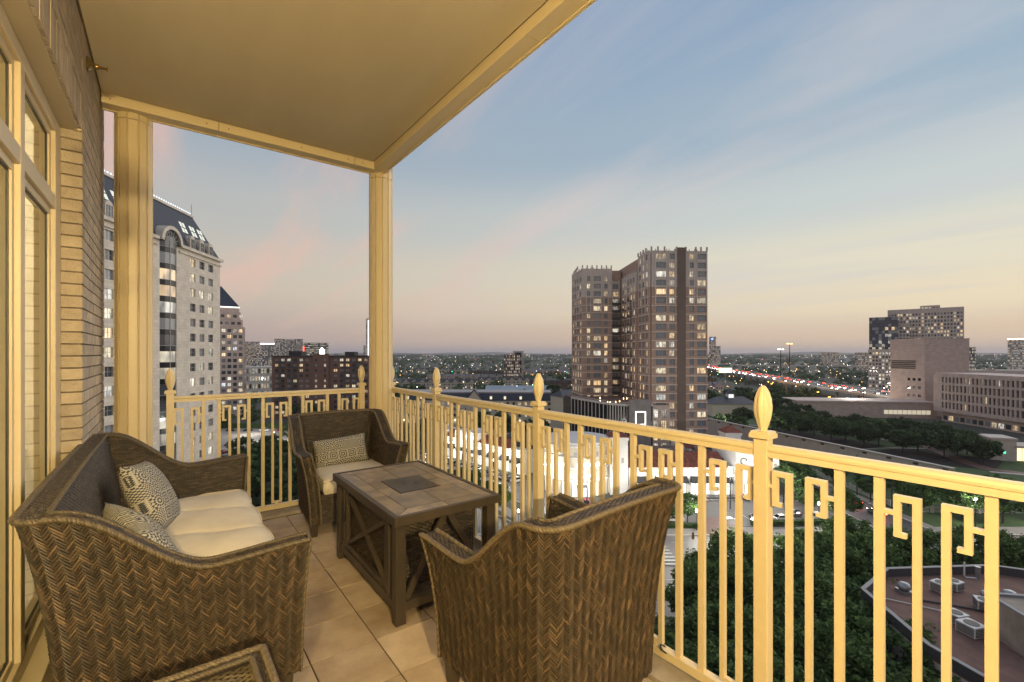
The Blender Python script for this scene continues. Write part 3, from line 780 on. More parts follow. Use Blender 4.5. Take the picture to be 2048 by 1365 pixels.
top_tile([(a0, b0), (a0+bw, b0+bw), (a0+bw, ym[1]), (a0, ym[1])]); top_tile([(a0, ym[1]), (a0+bw, ym[1]), (a0+bw, ym[2]), (a0, ym[2])]); top_tile([(a0, ym[2]), (a0+bw, ym[2]), (a0+bw, b1-bw), (a0, b1)])
top_tile([(a1, b0), (a1, ym[1]), (a1-bw, ym[1]), (a1-bw, b0+bw)]); top_tile([(a1-bw, ym[1]), (a1, ym[1]), (a1, ym[2]), (a1-bw, ym[2])]); top_tile([(a1-bw, ym[2]), (a1, ym[2]), (a1, b1), (a1-bw, b1-bw)])
top_tile([(a0, b0), (xm[1], b0), (xm[1], b0+bw), (a0+bw, b0+bw)]); top_tile([(xm[1], b0), (a1, b0), (a1-bw, b0+bw), (xm[1], b0+bw)])
top_tile([(a0+bw, b1-bw), (xm[1], b1-bw), (xm[1], b1), (a0, b1)]); top_tile([(xm[1], b1-bw), (a1-bw, b1-bw), (a1, b1), (xm[1], b1)])
cxm, cym = (a0+a1)/2, (b0+b1)/2; hc, hd = .135, .165
X_ = [a0+bw, cxm-hc, cxm+hc, a1-bw]; Y_ = [b0+bw, cym-hd, cym+hd, b1-bw]
R4 = lambda x0, x1, y0, y1: [(x0, y0), (x1, y0), (x1, y1), (x0, y1)]
top_tile(R4(X_[0], cxm, Y_[0], Y_[1])); top_tile(R4(cxm, X_[3], Y_[0], Y_[1])); top_tile(R4(X_[0], cxm, Y_[2], Y_[3])); top_tile(R4(cxm, X_[3], Y_[2], Y_[3]))
top_tile(R4(X_[0], X_[1], Y_[1], cym)); top_tile(R4(X_[0], X_[1], cym, Y_[2])); top_tile(R4(X_[2], X_[3], Y_[1], cym)); top_tile(R4(X_[2], X_[3], cym, Y_[2]))
pl = tpart('burner_cover', lambda m: m.box(X_[1]+.002, X_[2]-.002, Y_[1]+.002, Y_[2]-.002, TZ-.0118, TZ-.001), M_burner, .003)
m = MB()
for k in range(20):
    a = 2*pi*k/20
    m.bar((cxm+.03*cos(a), cym+.03*sin(a), TZ-.0008), (cxm+(hc-.02)*cos(a), cym+(hd-.02)*sin(a), TZ-.0008), .0035, .0012)
m.build('embossed_rays', M_burner, pl)
lw = .058
for x in (TX0+.018, TX1-.018-lw):
    for y in (TY0+.03, TY1-.03-lw): tpart('leg', lambda m, x=x, y=y: m.box(x, x+lw, y, y+lw, 0, TZ-.051))
X0, X1, Y0, Y1 = TX0+.018, TX1-.018, TY0+.03, TY1-.03
for x in (X0+.006, X1-.046): tpart('bottom_rail', lambda m, x=x: m.box(x, x+.04, Y0+lw+.0005, Y1-lw-.0005, .065, .115))
for y in (Y0+.006, Y1-.046): tpart('bottom_rail', lambda m, y=y: m.box(X0+lw+.0005, X1-lw-.0005, y, y+.04, .065, .115))
# shelf and wicker cabinet
tpart('shelf', lambda m: m.box(X0+.047, X1-.047, Y0+.047, Y1-.047, .085, .105), M_wdark, 0)
W = Weave(); W.basket(lambda u, v: (Vector((u, v, .106)), Vector((0, 0, 1))), X0+.05, X1-.05, lambda u: Y1-.05, Y0+.05, .036, .0095); W.build('shelf_weave', M_wicker_in, tb)
C0, C1, D0, D1 = X0+.052, X1-.052, Y0+.16, Y1-.15
tpart('cabinet', lambda m: m.box(C0+.006, C1-.006, D0+.006, D1-.006, .11, TZ-.052), M_wdark, 0)
W = Weave(); hh = lambda u: TZ-.06
for fn, u0, u1 in ((lambda u, v: (Vector((u, D0, v)), Vector((0, -1, 0))), C0, C1), (lambda u, v: (Vector((u, D1, v)), Vector((0, 1, 0))), C0, C1),
                   (lambda u, v: (Vector((C0, u, v)), Vector((-1, 0, 0))), D0, D1), (lambda u, v: (Vector((C1, u, v)), Vector((1, 0, 0))), D0, D1)):
    W.basket(fn, u0, u1, hh, .115, .04, .0105)
W.build('cabinet_weave', M_wicker_in, tb)
for y in (D0-.045, D1): tpart('stile', lambda m, y=y: m.box(X0+.008, X0+.05, y, y+.045, .1155, TZ-.0515))
door = tpart('door', lambda m: (m.box(X0+.012, X0+.036, D0+.004, D0+.036, .122, TZ-.058), m.box(X0+.012, X0+.036, D1-.036, D1-.004, .122, TZ-.058), m.box(X0+.012, X0+.036, D0+.036, D1-.036, .122, .15), m.box(X0+.012, X0+.036, D0+.036, D1-.036, TZ-.086, TZ-.058)))
m = MB(); m.bar((X0+.024, D0+.04, .155), (X0+.024, D1-.04, TZ-.092), .026, .02, (1, 0, 0)); m.build('brace', M_wood, door)
m = MB(); m.bar((X0+.0275, D0+.04, TZ-.092), (X0+.0275, D1-.04, .155), .026, .02, (1, 0, 0)); m.build('brace', M_wood, door)
m = MB(); m.bar((X0+.0, D1-.02, .30), (X0+.0, D1-.02, .40), .012, .012, (1, 0, 0)); m.box(X0+.0, X0+.014, D1-.024, D1-.016, .302, .31); m.box(X0+.0, X0+.014, D1-.024, D1-.016, .39, .398); m.build('handle', M_iron, door)
yb = Y0+.03
for p, q in (((X0+lw+.01, .118), ((X0+X1)/2-.01, TZ-.054)), (((X0+X1)/2+.01, TZ-.054), (X1-lw-.01, .118))):
    tpart('brace', lambda m, p=p, q=q: m.bar((p[0], yb, p[1]), (q[0], yb, q[1]), .035, .022, (0, 1, 0)), bev=.002)
# ---- wicker side table in front of the sofa arm
st = thing('wicker_side_table', 'small square wicker side table with raised rim in front of the sofa arm', 'side table', (-.005, 1.405, 0), radians(1))
hw, zt = .255, .485
m = MB(); m.box(-hw+.01, hw-.01, -hw+.01, hw-.01, zt-.06, zt-.022); m.build('top_board', M_wdark, st)
W = Weave(); W.basket(lambda u, v: (Vector((u, v, zt-.018)), Vector((0, 0, 1))), -hw+.035, hw-.035, lambda u: hw-.035, -hw+.035, .034, .0105); W.build('top_weave', M_braid, st)
W = Weave()
for a in range(4):
    R_ = Matrix.Rotation(a*pi/2, 3, 'Z')
    W.basket(lambda u, v, R_=R_: (R_ @ Vector((u, -hw, zt-.09+v)), R_ @ Vector((0, -1, 0))), -hw, hw, lambda u: .09, 0, .034, .0095)
    W.basket(lambda u, v, R_=R_: (R_ @ Vector((u, -hw+v, zt)), Vector((0, 0, 1))), -hw+.02, hw-.02, lambda u: .034, 0, .03, .0085)
W.build('rim_weave', M_wicker_in, st)
m = MB()
m.box(-hw+.003, hw-.003, -hw+.003, -hw+.033, zt-.09, zt-.003); m.box(-hw+.003, hw-.003, hw-.033, hw-.003, zt-.09, zt-.003); m.box(-hw+.003, -hw+.033, -hw+.033, hw-.033, zt-.09, zt-.003); m.box(hw-.033, hw-.003, -hw+.033, hw-.033, zt-.09, zt-.003); m.build('rim', M_wdark, st)
m = MB()
sq = lambda r, z: [(-r, -r, z), (r, -r, z), (r, r, z), (-r, r, z), (-r, -r, z)]
braid(m, sq(hw, zt+.002)); braid(m, sq(hw-.036, zt+.002), .005, .005); o = m.build('braided_edge', M_braid, st, smooth=True); o['kind'] = 'stuff'
for x in (-1, 1):
    for y in (-1, 1):
        m = MB(); m.box(x*(hw-.03)-.022, x*(hw-.03)+.022, y*(hw-.03)-.022, y*(hw-.03)+.022, 0, zt-.091); m.build('leg', M_wood, st, bevel=.003)

# ================================================================== THE CITY
def panel_mat(name, col, mortar, w, h, rough=.75, var=.08, size=.02, off=.5):
    """stone or brick cladding too far off to tell its blocks apart"""
    m = bpy.data.materials.new(name); m.use_nodes = True; N, L = m.node_tree.nodes, m.node_tree.links; p = N['Principled BSDF']; p.inputs['Roughness'].default_value = rough
    c = N.new('ShaderNodeTexCoord'); s = N.new('ShaderNodeSeparateXYZ'); L.new(c.outputs['Object'], s.inputs[0])
    a = N.new('ShaderNodeMath'); a.operation = 'ADD'; L.new(s.outputs[0], a.inputs[0]); L.new(s.outputs[1], a.inputs[1])
    cb = N.new('ShaderNodeCombineXYZ'); L.new(a.outputs[0], cb.inputs[0]); L.new(s.outputs[2], cb.inputs[1])
    b = N.new('ShaderNodeTexBrick'); b.offset = off; b.inputs['Scale'].default_value = 1; b.inputs['Brick Width'].default_value = w; b.inputs['Row Height'].default_value = h; b.inputs['Mortar Size'].default_value = size
    b.inputs['Color1'].default_value = (*col, 1); b.inputs['Color2'].default_value = (*[v*(1-var*2) for v in col], 1); b.inputs['Mortar'].default_value = (*mortar, 1); b.inputs['Bias'].default_value = -.2
    L.new(cb.outputs[0], b.inputs['Vector'])
    nz = N.new('ShaderNodeTexNoise'); nz.inputs['Scale'].default_value = .35; nz.inputs['Detail'].default_value = 5; L.new(c.outputs['Object'], nz.inputs['Vector'])
    mr = N.new('ShaderNodeMapRange'); mr.inputs[1].default_value = .3; mr.inputs[2].default_value = .7; mr.inputs[3].default_value = 1-var*1.5; mr.inputs[4].default_value = 1+var; L.new(nz.outputs[0], mr.inputs[0])
    sc = N.new('ShaderNodeVectorMath'); sc.operation = 'SCALE'; L.new(b.outputs['Color'], sc.inputs[0]); L.new(mr.outputs[0], sc.inputs['Scale']); L.new(sc.outputs[0], p.inputs['Base Color'])
    return m
M_stone = panel_mat('limestone_panels', (.68, .60, .50), (.42, .37, .31), 1.7, .8, size=.022)
M_brick_red = panel_mat('brown_brick', (.48, .325, .24), (.38, .26, .20), .9, .3, size=.03)
M_brick_dk = panel_mat('dark_red_brick', (.19, .10, .075), (.15, .085, .065), .9, .3, size=.03)
M_pinkstone = panel_mat('pink_stone', (.60, .475, .41), (.46, .36, .31), 2.4, .9, size=.02)
M_precast = mat('pale_precast', (.62, .54, .47), .8, (.54, .465, .405), .4)
M_slate_roof = mat('slate_roof', (.035, .04, .055), .5, (.026, .03, .042), 1.2, bump=.1)
M_conc = mat('concrete', (.30, .28, .26), .85, (.22, .205, .19), .5)
M_concw = mat('light_concrete', (.58, .54, .49), .8, (.48, .445, .40), .4)
M_stucco = mat('white_stucco', (.76, .74, .70), .8, (.70, .68, .64), .5)
M_stucco2 = mat('cream_stucco', (.66, .60, .48), .8, (.60, .54, .42), .5)
M_clay = mat('clay_roof_tile', (.26, .075, .045), .8, (.15, .045, .03), 1.5, island=.3)
M_flatroof = mat('gravel_roof', (.24, .135, .10), .95, (.16, .095, .075), .6, bump=.2, bscale=8)
M_darkroof = mat('dark_flat_roof', (.05, .045, .045), .9, (.035, .032, .032), .4)
M_paleroof = mat('pale_membrane_roof', (.40, .37, .37), .8, (.32, .30, .30), .3)
M_metal = mat('galvanised_metal', (.40, .41, .42), .4, (.28, .29, .30), 3, metal=.6)
M_blackm = mat('black_metal', (.015, .015, .016), .5)
M_white_m = mat('white_painted_metal', (.72, .72, .70), .5)
M_asph = mat('asphalt', (.10, .093, .088), .5, (.065, .06, .058), .25, bump=.1, bscale=3)
M_road = mat('concrete_road', (.30, .27, .24), .5, (.21, .19, .17), .12, bump=.1, bscale=3, stretch=(.2, 1, 1))
M_walk = mat('pavement', (.33, .30, .27), .8, (.25, .225, .20), .3)
M_brickpave = mat('brick_paving', (.17, .085, .065), .6, (.12, .062, .05), .8)
M_line = mat('road_paint', (.62, .62, .58), .6)
M_grass = mat('lawn', (.06, .11, .03), .95, (.038, .072, .02), .35, bump=.3, bscale=6)
M_mulch = mat('mulch_bed', (.030, .018, .014), .95, (.02, .013, .011), .5)
M_darkglass = window_mat('office_glass', .34, 1.5, .35, 'o')
M_aptglass = window_mat('apartment_glass', .50, 1.25, .75, 'o', (.20, .23, .26))  # pale unlit colour paints in the sky's reflection
M_aptglass_i = window_mat('apartment_glass_far', .36, 1.2, .75, 'i')
M_offglass_i = window_mat('office_glass_far', .36, 1.5, .3, 'i')
M_brickglass = window_mat('brick_block_glass', .36, 1.1, .6, 'o')
M_dimglass = window_mat('court_glass', .09, 1.1, .6, 'o', dark=(.02, .02, .022))
M_spandrel = mat('black_spandrel', (.012, .013, .017), .15)
M_mull = mat('pale_mullion', (.42, .40, .38), .5)
M_mulld = mat('dark_mullion', (.07, .065, .06), .5)
E_white = emit('white_light', (1, .97, .9), 9); E_warm = emit('warm_light', (1, .72, .38), 9); E_orange = emit('sodium_light', (1, .48, .10), 10)
E_green = emit('green_signal', (.05, 1, .55), 8); E_red = emit('red_light', (1, .07, .03), 6); E_blue = emit('blue_light', (.15, .3, 1), 3); E_head = emit('headlight', (1, .95, .85), 14)
E_sign = emit('sign_light', (1, .98, .93), 3.5); E_shop = emit('shop_interior', (.95, 1, .97), 1.5); E_shopw = emit('shop_interior_warm', (1, .86, .62), 1.3)
E_billboard = emit('billboard_face', (.95, 1, .62), 2.2)

def broot(name, label, cat, l, f, dl=1, df=0, group=None):
    x, y = cf(l, f); return thing(name, label, cat, (x, y, GROUND), ang(dl, df), group)
def frame_xf(ox, oy, a): return Matrix.Translation((ox, oy, 0)) @ Matrix.Rotation(a, 4, 'Z')
WIN_CACHE = {}
def win_mesh(w, h, nx, nz, gm, fm, bar=.07, nm='window'):
    k = (round(w, 3), round(h, 3), nx, nz, gm.name, fm.name, bar)
    if k not in WIN_CACHE:
        m = MB(); m.quad((-w/2, 0, 0), (w/2, 0, 0), (w/2, 0, h), (-w/2, 0, h)); m.mi = 1
        for i in range(nx+1):
            x = -w/2 + w*i/nx; m.box(max(-w/2, x-bar/2), min(w/2, x+bar/2), -.06, .02, 0, h)
        for j in range(nz+1):
            z = h*j/nz; m.box(-w/2, w/2, -.055, .015, max(0, z-bar/2), min(h, z+bar/2))
        WIN_CACHE[k] = m.mesh(nm, [gm, fm])
    return WIN_CACHE[k]
def facade(wmb, xf, W, z0, z1, cols, rows, th=.45):
    """wall with real openings: bands between the rows, piers between the columns"""
    wmb.xf = xf; zs = z0
    for za, zb in rows:
        if za > zs: wmb.box(0, W, 0, th, zs, za)
        xs = 0
        for xa, xb in cols:
            if xa > xs: wmb.box(xs, xa, 0, th, za, zb)
            xs = xb
        if W > xs: wmb.box(xs, W, 0, th, za, zb)
        zs = zb
    if z1 > zs: wmb.box(0, W, 0, th, zs, z1)
    wmb.xf = None
def put_windows(root, xf, cols, rows, gm, fm, nx=2, nz=2, th=.45, bar=.07, skip=None, nm='window'):
    a = atan2(xf[1][0], xf[0][0])
    for zi, (za, zb) in enumerate(rows):
        for xi, (xa, xb) in enumerate(cols):
            if skip and skip(xi, zi): continue
            p = xf @ Vector(((xa+xb)/2, th-.12, za))
            link(nm, win_mesh(xb-xa, zb-za, nx, nz, gm, fm, bar, nm), root, p, a)
def join_windows(mb, xf, cols, rows, th=.45):
    mb.xf = xf
    for za, zb in rows:
        for xa, xb in cols: mb.quad((xa, th-.1, za), (xb, th-.1, za), (xb, th-.1, zb), (xa, th-.1, zb))
    mb.xf = None
def even(x0, x1, n, w): s_ = (x1-x0)/n; return [(x0+s_*(i+.5)-w/2, x0+s_*(i+.5)+w/2) for i in range(n)]
def rows_of(z0, n, fh, sill, h): return [(z0+k*fh+sill, z0+k*fh+sill+h) for k in range(n)]

def turned(b0, b1, f):
    """plan of a facade that looks back at the balcony, between two bearings"""
    k0, k1 = (b0-1024)/910, (b1-1024)/910; km = (k0+k1)/2; n = hypot(1, km); dl, df = 1/n, -km/n; l0 = k0*f
    return l0, (k1*f-l0)/(dl-k1*df), dl, df
# ---------------------------------------------------------------- ground, roads, lawns
def ground_mat():
    m = mat('city_ground', (.085, .09, .065), .95, (.05, .056, .043), .02, detail=8); return m
mb = MB(); R_ = 30000; n = 64
mb.add([(R_*cos(2*pi*i/n), R_*sin(2*pi*i/n), GROUND) for i in range(n)], [tuple(range(n))]); struct(mb.build('ground', ground_mat()))
LIFT = [0]
def sheet(name, poly, m, up=None):
    LIFT[0] += 1; z = GROUND + .03 + .006*LIFT[0] if up is None else GROUND + up
    mb = MB(); pts = [cf(*p) for p in poly]
    area = sum(a[0]*b[1]-b[0]*a[1] for a, b in zip(pts, pts[1:]+pts[:1]))
    if area < 0: pts = pts[::-1]
    mb.prism(pts, GROUND-.05, z); return struct(mb.build(name, m))
sheet('lawn', [(60, 104), (240, 104), (240, 320), (104, 320), (100, 150)], M_grass)
sheet('lawn', [(-140, 104), (-95, 104), (-95, 165), (-140, 165)], M_grass)
sheet('lawn', [(-16, 104), (-2, 104), (-26, 140), (-44, 140)], M_grass)
sheet('pavement', [(-30, 104), (150, 104), (150, 109.5), (-30, 109.5)], M_walk)
sheet('pavement', [(-200, 66), (200, 66), (200, 72), (-200, 72)], M_walk)
sheet('road', [(-320, 72), (320, 72), (320, 104), (-320, 104)], M_road)
sheet('road', [(86.5, 104), (98.5, 104), (99.5, 160), (95, 240), (84, 300), (72, 300), (84, 230), (88, 160)], M_asph)
sheet('pavement', [(98.8, 106), (101.6, 106), (102.2, 160), (97.6, 238), (95.2, 238), (99.8, 160)], M_walk)
sheet('road', [(-6, 104), (6, 104), (-32, 152), (-58, 200), (-150, 330), (-162, 325), (-70, 196), (-43, 148)], M_asph)
sheet('pavement', [(6.4, 104), (9.6, 104), (-10, 139), (-28, 166), (-31, 164), (-13, 137)], M_walk)
sheet('parking_lot', [(32, 109.6), (84, 109.6), (84, 134), (32, 134)], M_asph)
sheet('parking_lot', [(10, 116), (31.9, 116), (31.9, 126), (4, 150), (-34, 186), (-44, 176), (-8, 140)], M_asph)
sheet('parking_lot', [(-160, 186), (-92, 186), (-104, 251), (-178, 254)], M_walk)
sheet('driveway', [(45, 104.05), (55, 104.05), (53.5, 116), (47, 116)], M_brickpave)
sheet('plaza', [(12, 117), (31.8, 117), (31.8, 127), (12, 127)], M_brickpave)
sheet('median', [(-120, 87.2), (28, 87.2), (28, 88.9), (-120, 88.9)], M_grass, .18)
sheet('median', [(62, 87.2), (200, 87.2), (200, 88.9), (62, 88.9)], M_grass, .18)
for f0 in (76.2, 80, 83.8, 92.6, 96.4, 100.2):
    mb = MB(); LIFT[0] += 1; z = GROUND+.03+.006*LIFT[0]
    for k in range(-40, 40):
        pts = [cf(k*7+d, f0+e) for d, e in ((0, -.09), (3.4, -.09), (3.4, .09), (0, .09))]; mb.add([(*p, z) for p in pts], [(0, 1, 2, 3)])
    o = struct(mb.build('lane_marking', M_line))
mb = MB(); LIFT[0] += 1; z = GROUND+.03+.006*LIFT[0]
for k in range(19):
    for f0, f1 in ((127.5, 133.2), (113.6, 118.5)):
        l0 = 36+k*2.6
        if 43 < l0 < 57 and f0 < 120: continue
        pts = [cf(*q) for q in ((l0, f0), (l0+.14, f0), (l0+.14, f1), (l0, f1))]; mb.add([(*p, z) for p in pts], [(0, 1, 2, 3)])
struct(mb.build('parking_marking', M_line))
mb = MB()
for k in range(9):
    pts = [cf(*q) for q in ((30.3, 89.6+k*1.6), (33.3, 89.6+k*1.6), (33.3, 90.3+k*1.6), (30.3, 90.3+k*1.6))]; mb.add([(*p, z+.006) for p in pts], [(0, 1, 2, 3)])
struct(mb.build('crosswalk_marking', M_line))
def kerb(path, name='kerb'):
    mb = MB()
    for (a, b), (c, d) in zip(path, path[1:]):
        p, q = cf(a, b), cf(c, d); mb.bar((*p, GROUND+.2), (*q, GROUND+.2), .25, .3)
    struct(mb.build(name, M_concw))
kerb([(-200, 104.1), (-6, 104.1)]); kerb([(6, 104.1), (45, 104.1)]); kerb([(55, 104.1), (86.4, 104.1)]); kerb([(98.6, 104.1), (300, 104.1)]); kerb([(-200, 71.9), (300, 71.9)])
kerb([(98.7, 104.3), (99.7, 160), (95.2, 238)]); kerb([(86.3, 104.3), (87.8, 160), (83.8, 229)]); kerb([(6.1, 104.3), (-32, 152.3)])
# park ground: mulch beds and curved paths
sheet('planting_bed', [(128, 255), (150, 250), (168, 205), (150, 196), (132, 232)], M_mulch)
sheet('planting_bed', [(152, 192), (172, 200), (190, 176), (172, 162), (158, 172)], M_mulch)
sheet('planting_bed', [(176, 250), (200, 250), (216, 215), (196, 205), (182, 226)], M_mulch)
def ribbon(name, pts, w, m):
    L_, R2 = [], []
    for i, p in enumerate(pts):
        a, b = pts[max(0, i-1)], pts[min(len(pts)-1, i+1)]; d = hypot(b[0]-a[0], b[1]-a[1]); nx_, ny_ = -(b[1]-a[1])/d*w/2, (b[0]-a[0])/d*w/2
        L_.append((p[0]+nx_, p[1]+ny_)); R2.append((p[0]-nx_, p[1]-ny_))
    return sheet(name, L_ + R2[::-1], m)
ribbon('path', [(124, 268), (140, 262), (168, 240), (182, 214), (196, 192), (205, 178), (214, 168)], 2.6, M_walk)
ribbon('path', [(146, 196), (166, 200), (184, 198), (200, 196)], 2.0, M_walk)
ribbon('path', [(186, 206), (180, 190), (174, 176), (171, 164), (178, 156), (196, 158), (214, 166)], 5.5, M_brickpave)
ribbon('path', [(168, 160), (182, 152), (200, 150), (220, 152)], 1.6, M_concw)

# ---------------------------------------------------------------- trees
def leaf_mat(name, a, b):
    m = mat(name, a, .7, b, .8, island=.55, spec=.3); N, L = m.node_tree.nodes, m.node_tree.links; p = N['Principled BSDF']
    tr = N.new('ShaderNodeBsdfTranslucent'); mx = N.new('ShaderNodeMixShader'); mx.inputs[0].default_value = .35
    L.new(p.inputs['Base Color'].links[0].from_socket, tr.inputs[0]); L.new(p.outputs[0], mx.inputs[1]); L.new(tr.outputs[0], mx.inputs[2]); L.new(mx.outputs[0], N['Material Output'].inputs[0]); return m
M_leaf = leaf_mat('oak_leaves', (.13, .21, .06), (.065, .115, .036)); M_leaf2 = leaf_mat('elm_leaves', (.085, .155, .04), (.05, .095, .028)); M_leafd = leaf_mat('dark_oak_leaves', (.085, .135, .048), (.045, .078, .03))
M_bark = mat('bark', (.06, .045, .035), .9, (.035, .027, .022), 6)
def crown_mesh(nm, R, H, zc, clumps, per, leaf, m, seed, flat=.75):
    rg = random.Random(seed); V, Fc = [], []
    for c in range(clumps):
        while True:
            p = Vector((rg.uniform(-1, 1), rg.uniform(-1, 1), rg.uniform(-1, 1)))
            if .25 < p.length < 1: break
        p = p.normalized()*(p.length**.45); lump = 1 + .18*sin(3.1*p.x*2+seed) * cos(2.7*p.y*2)
        cp = Vector((p.x*R*lump, p.y*R*lump, zc + p.z*H*flat)); cr = R*rg.uniform(.16, .30)
        for k in range(per):
            d = Vector((rg.gauss(0, 1), rg.gauss(0, 1), rg.gauss(0, .7))); d = d.normalized()*cr*rg.uniform(.35, 1.0)
            q = cp + d; s_ = leaf*rg.uniform(.6, 1.3)
            u = Vector((rg.uniform(-1, 1), rg.uniform(-1, 1), rg.uniform(-.6, .6))).normalized(); w = u.cross(Vector((rg.uniform(-1, 1), rg.uniform(-1, 1), rg.uniform(-1, 1)))).normalized()
            b = len(V); V += [tuple(q-u*s_), tuple(q+w*s_*.55), tuple(q+u*s_), tuple(q-w*s_*.55)]; Fc.append((b, b+1, b+2, b+3))
    me = bpy.data.meshes.new(nm); me.from_pydata(V, [], Fc); me.materials.append(m); me.update(); return me
def trunk_mesh(R, H, zc, seed, r0):
    rg = random.Random(seed); m = MB(); top = zc - H*.35
    m.tube([(0, 0, -.2), (.05, .02, top*.5), (.1, -.05, top)], [r0*1.25, r0, r0*.85], 7)
    for k in range(6):
        a = k*pi/3 + rg.uniform(-.4, .4); L_ = R*rg.uniform(.45, .75)
        m.tube([(.1, -.05, top-.2), (L_*.45*cos(a), L_*.45*sin(a), top+H*.22), (L_*cos(a), L_*sin(a), zc+H*rg.uniform(-.05, .35))], [r0*.6, r0*.38, r0*.12], 5)
    return m.mesh('trunk', M_bark)
TREE = {}
def tree_kind(k, R, H, zc, clumps, per, leaf, m, r0, seeds=(1, 2, 3)):
    TREE[k] = [(crown_mesh('crown', R, H, zc, clumps, per, leaf, m, s), trunk_mesh(R, H, zc, s, r0)) for s in seeds]
tree_kind('near', 5.2, 5.0, 8.2, 120, 95, .30, M_leaf, .28)
tree_kind('park', 5.4, 4.0, 6.4, 70, 55, .48, M_leafd, .22)
tree_kind('street', 3.6, 3.3, 5.4, 60, 55, .32, M_leaf2, .15)
tree_kind('mid', 5.5, 5.0, 7.0, 40, 30, .85, M_leafd, .25)
NT = [0]
def tree(kind, l, f, label, group, s=1.0):
    NT[0] += 1; cm, tm = TREE[kind][NT[0] % 3]; x, y = cf(l, f)
    t = thing('tree', label, 'tree', (x, y, GROUND), (NT[0]*2.4) % 6.28, group); t.scale = (s, s, s*random.uniform(.92, 1.08))
    link('crown', cm, t); link('trunk', tm, t); return t
for l, f, s in ((38.5, 76.5, .95), (27.5, 63.5, .95), (19.5, 52.5, .9), (26, 53, 1), (33.5, 61.5, 1.05), (43, 68.5, 1.05), (21.5, 46, .9), (31, 51.5, 1.05), (49.5, 74, 1.05), (41.5, 60.5, 1.05), (35.5, 48.5, .95), (43.5, 52.5, 1.0), (27.5, 44.5, .9), (37.5, 43, .9), (46, 43.5, .85), (57, 75.5, 1), (51, 64, .85), (31, 71, .85), (44.5, 46.8, .8)):
    if l == 38.5: tree('near', l, f, 'tree with yellow green crown lit by the tall lamp at the median', None, s)
    else: tree('near', l, f, 'leafy tree in the dense dark canopy below the railing', 'canopy trees below the balcony', s)
for l, f, s in ((66, 78, .95), (75, 79.5, .9), (84, 80, .95), (62, 82.5, .9), (92, 77, .85)):
    tree('near', l, f, 'leafy tree behind the flat rooftop with cooling units', 'trees behind the rooftop', s)
for l, f, s in ((43.2, 112, .85), (38.5, 111.8, .7), (26, 113.5, .8), (81.5, 131, 1.35), (86, 140, 1.3), (80, 139, 1.3), (77.5, 119.5, .85), (82, 113, 1.0)):
    tree('street', l, f, 'small bright green tree planted beside the shopping centre parking', 'trees at the shopping centre', s)
for l, f, s in ((101.2, 128.5, 1), (101, 143, 1.05), (100, 158, 1), (104, 116.5, 1.1), (112, 113.2, 1.1), (121, 112.2, 1.1), (131, 112, 1), (108, 124, 1.1), (118, 121, 1.2), (128, 120.5, 1.1)):
    tree('street', l, f, 'slender street tree on the grass verge by the white fence', 'trees along the verge', s)
for l, f, s in ((139, 246, 1), (146, 240, 1.05), (143, 226, 1), (152, 229, 1), (150, 214, 1.05), (159, 217, 1), (157, 203, 1), (166, 206, 1.05), (164, 191, 1), (173, 194, 1), (171, 180, 1.05), (180, 184, 1), (178, 172, .95), (168, 232, 1), (176, 222, 1), (185, 212, 1), (190, 200, 1), (160, 246, 1), (170, 250, 1), (182, 240, 1), (193, 226, 1), (200, 214, 1), (188, 188, .95), (150, 256, .95), (133, 262, 1)):
    tree('park', l, f, 'round dark oak growing in the park rows beside the long wall', 'oaks in the park', s)
rg = random.Random(11)
for k in range(30):
    l = rg.uniform(-30, 40); f = rg.uniform(186, 232) if k < 8 else rg.uniform(300, 420)
    if k >= 8: l = rg.uniform(-150, 75)
    if k < 8: l = rg.uniform(-46, 16)
    tree('mid', l, f, 'dark bushy tree among the roofs beyond the shopping centre', 'trees among the roofs', rg.uniform(.9, 1.25))
for k in range(26):
    f = rg.uniform(225, 420); l = rg.uniform(.42, .66)*f if k % 2 else rg.uniform(.45, .60)*f
    if 70 < l < 102 and f < 320: l += 34
    tree('mid', l, f, 'dark bushy tree growing between the brick tower and the freeway', 'trees before the freeway', rg.uniform(.85, 1.2))
for l, f, s in ((-104, 176, .8), (-98, 186, .75), (-92, 175, .8), (-84, 160, 1), (-76, 150, 1), (-90, 150, 1), (-70, 140, 1), (-82, 138, 1), (-62, 128, 1), (-74, 126, 1), (-56, 116, 1), (-66, 114, 1), (-104, 232, .9), (-112, 262, 1), (-122, 275, 1), (-140, 292, 1), (-104, 214, .7), (-60, 150, 1), (-50, 132, 1), (-44, 118, 1), (-150, 262, 1), (-160, 250, 1)):
    tree('mid', l, f, 'dark leafy tree around the lot beneath the short railing', 'trees by the car park', s)
for l, f, s in ((-27, 128, .9), (-20, 117, .9), (-13, 121, .95), (-35, 140, .9), (-5, 114.5, .8)):
    tree('near', l, f, 'leafy tree on the verge between the curving street and the white arcade', 'trees by the arcade', s)
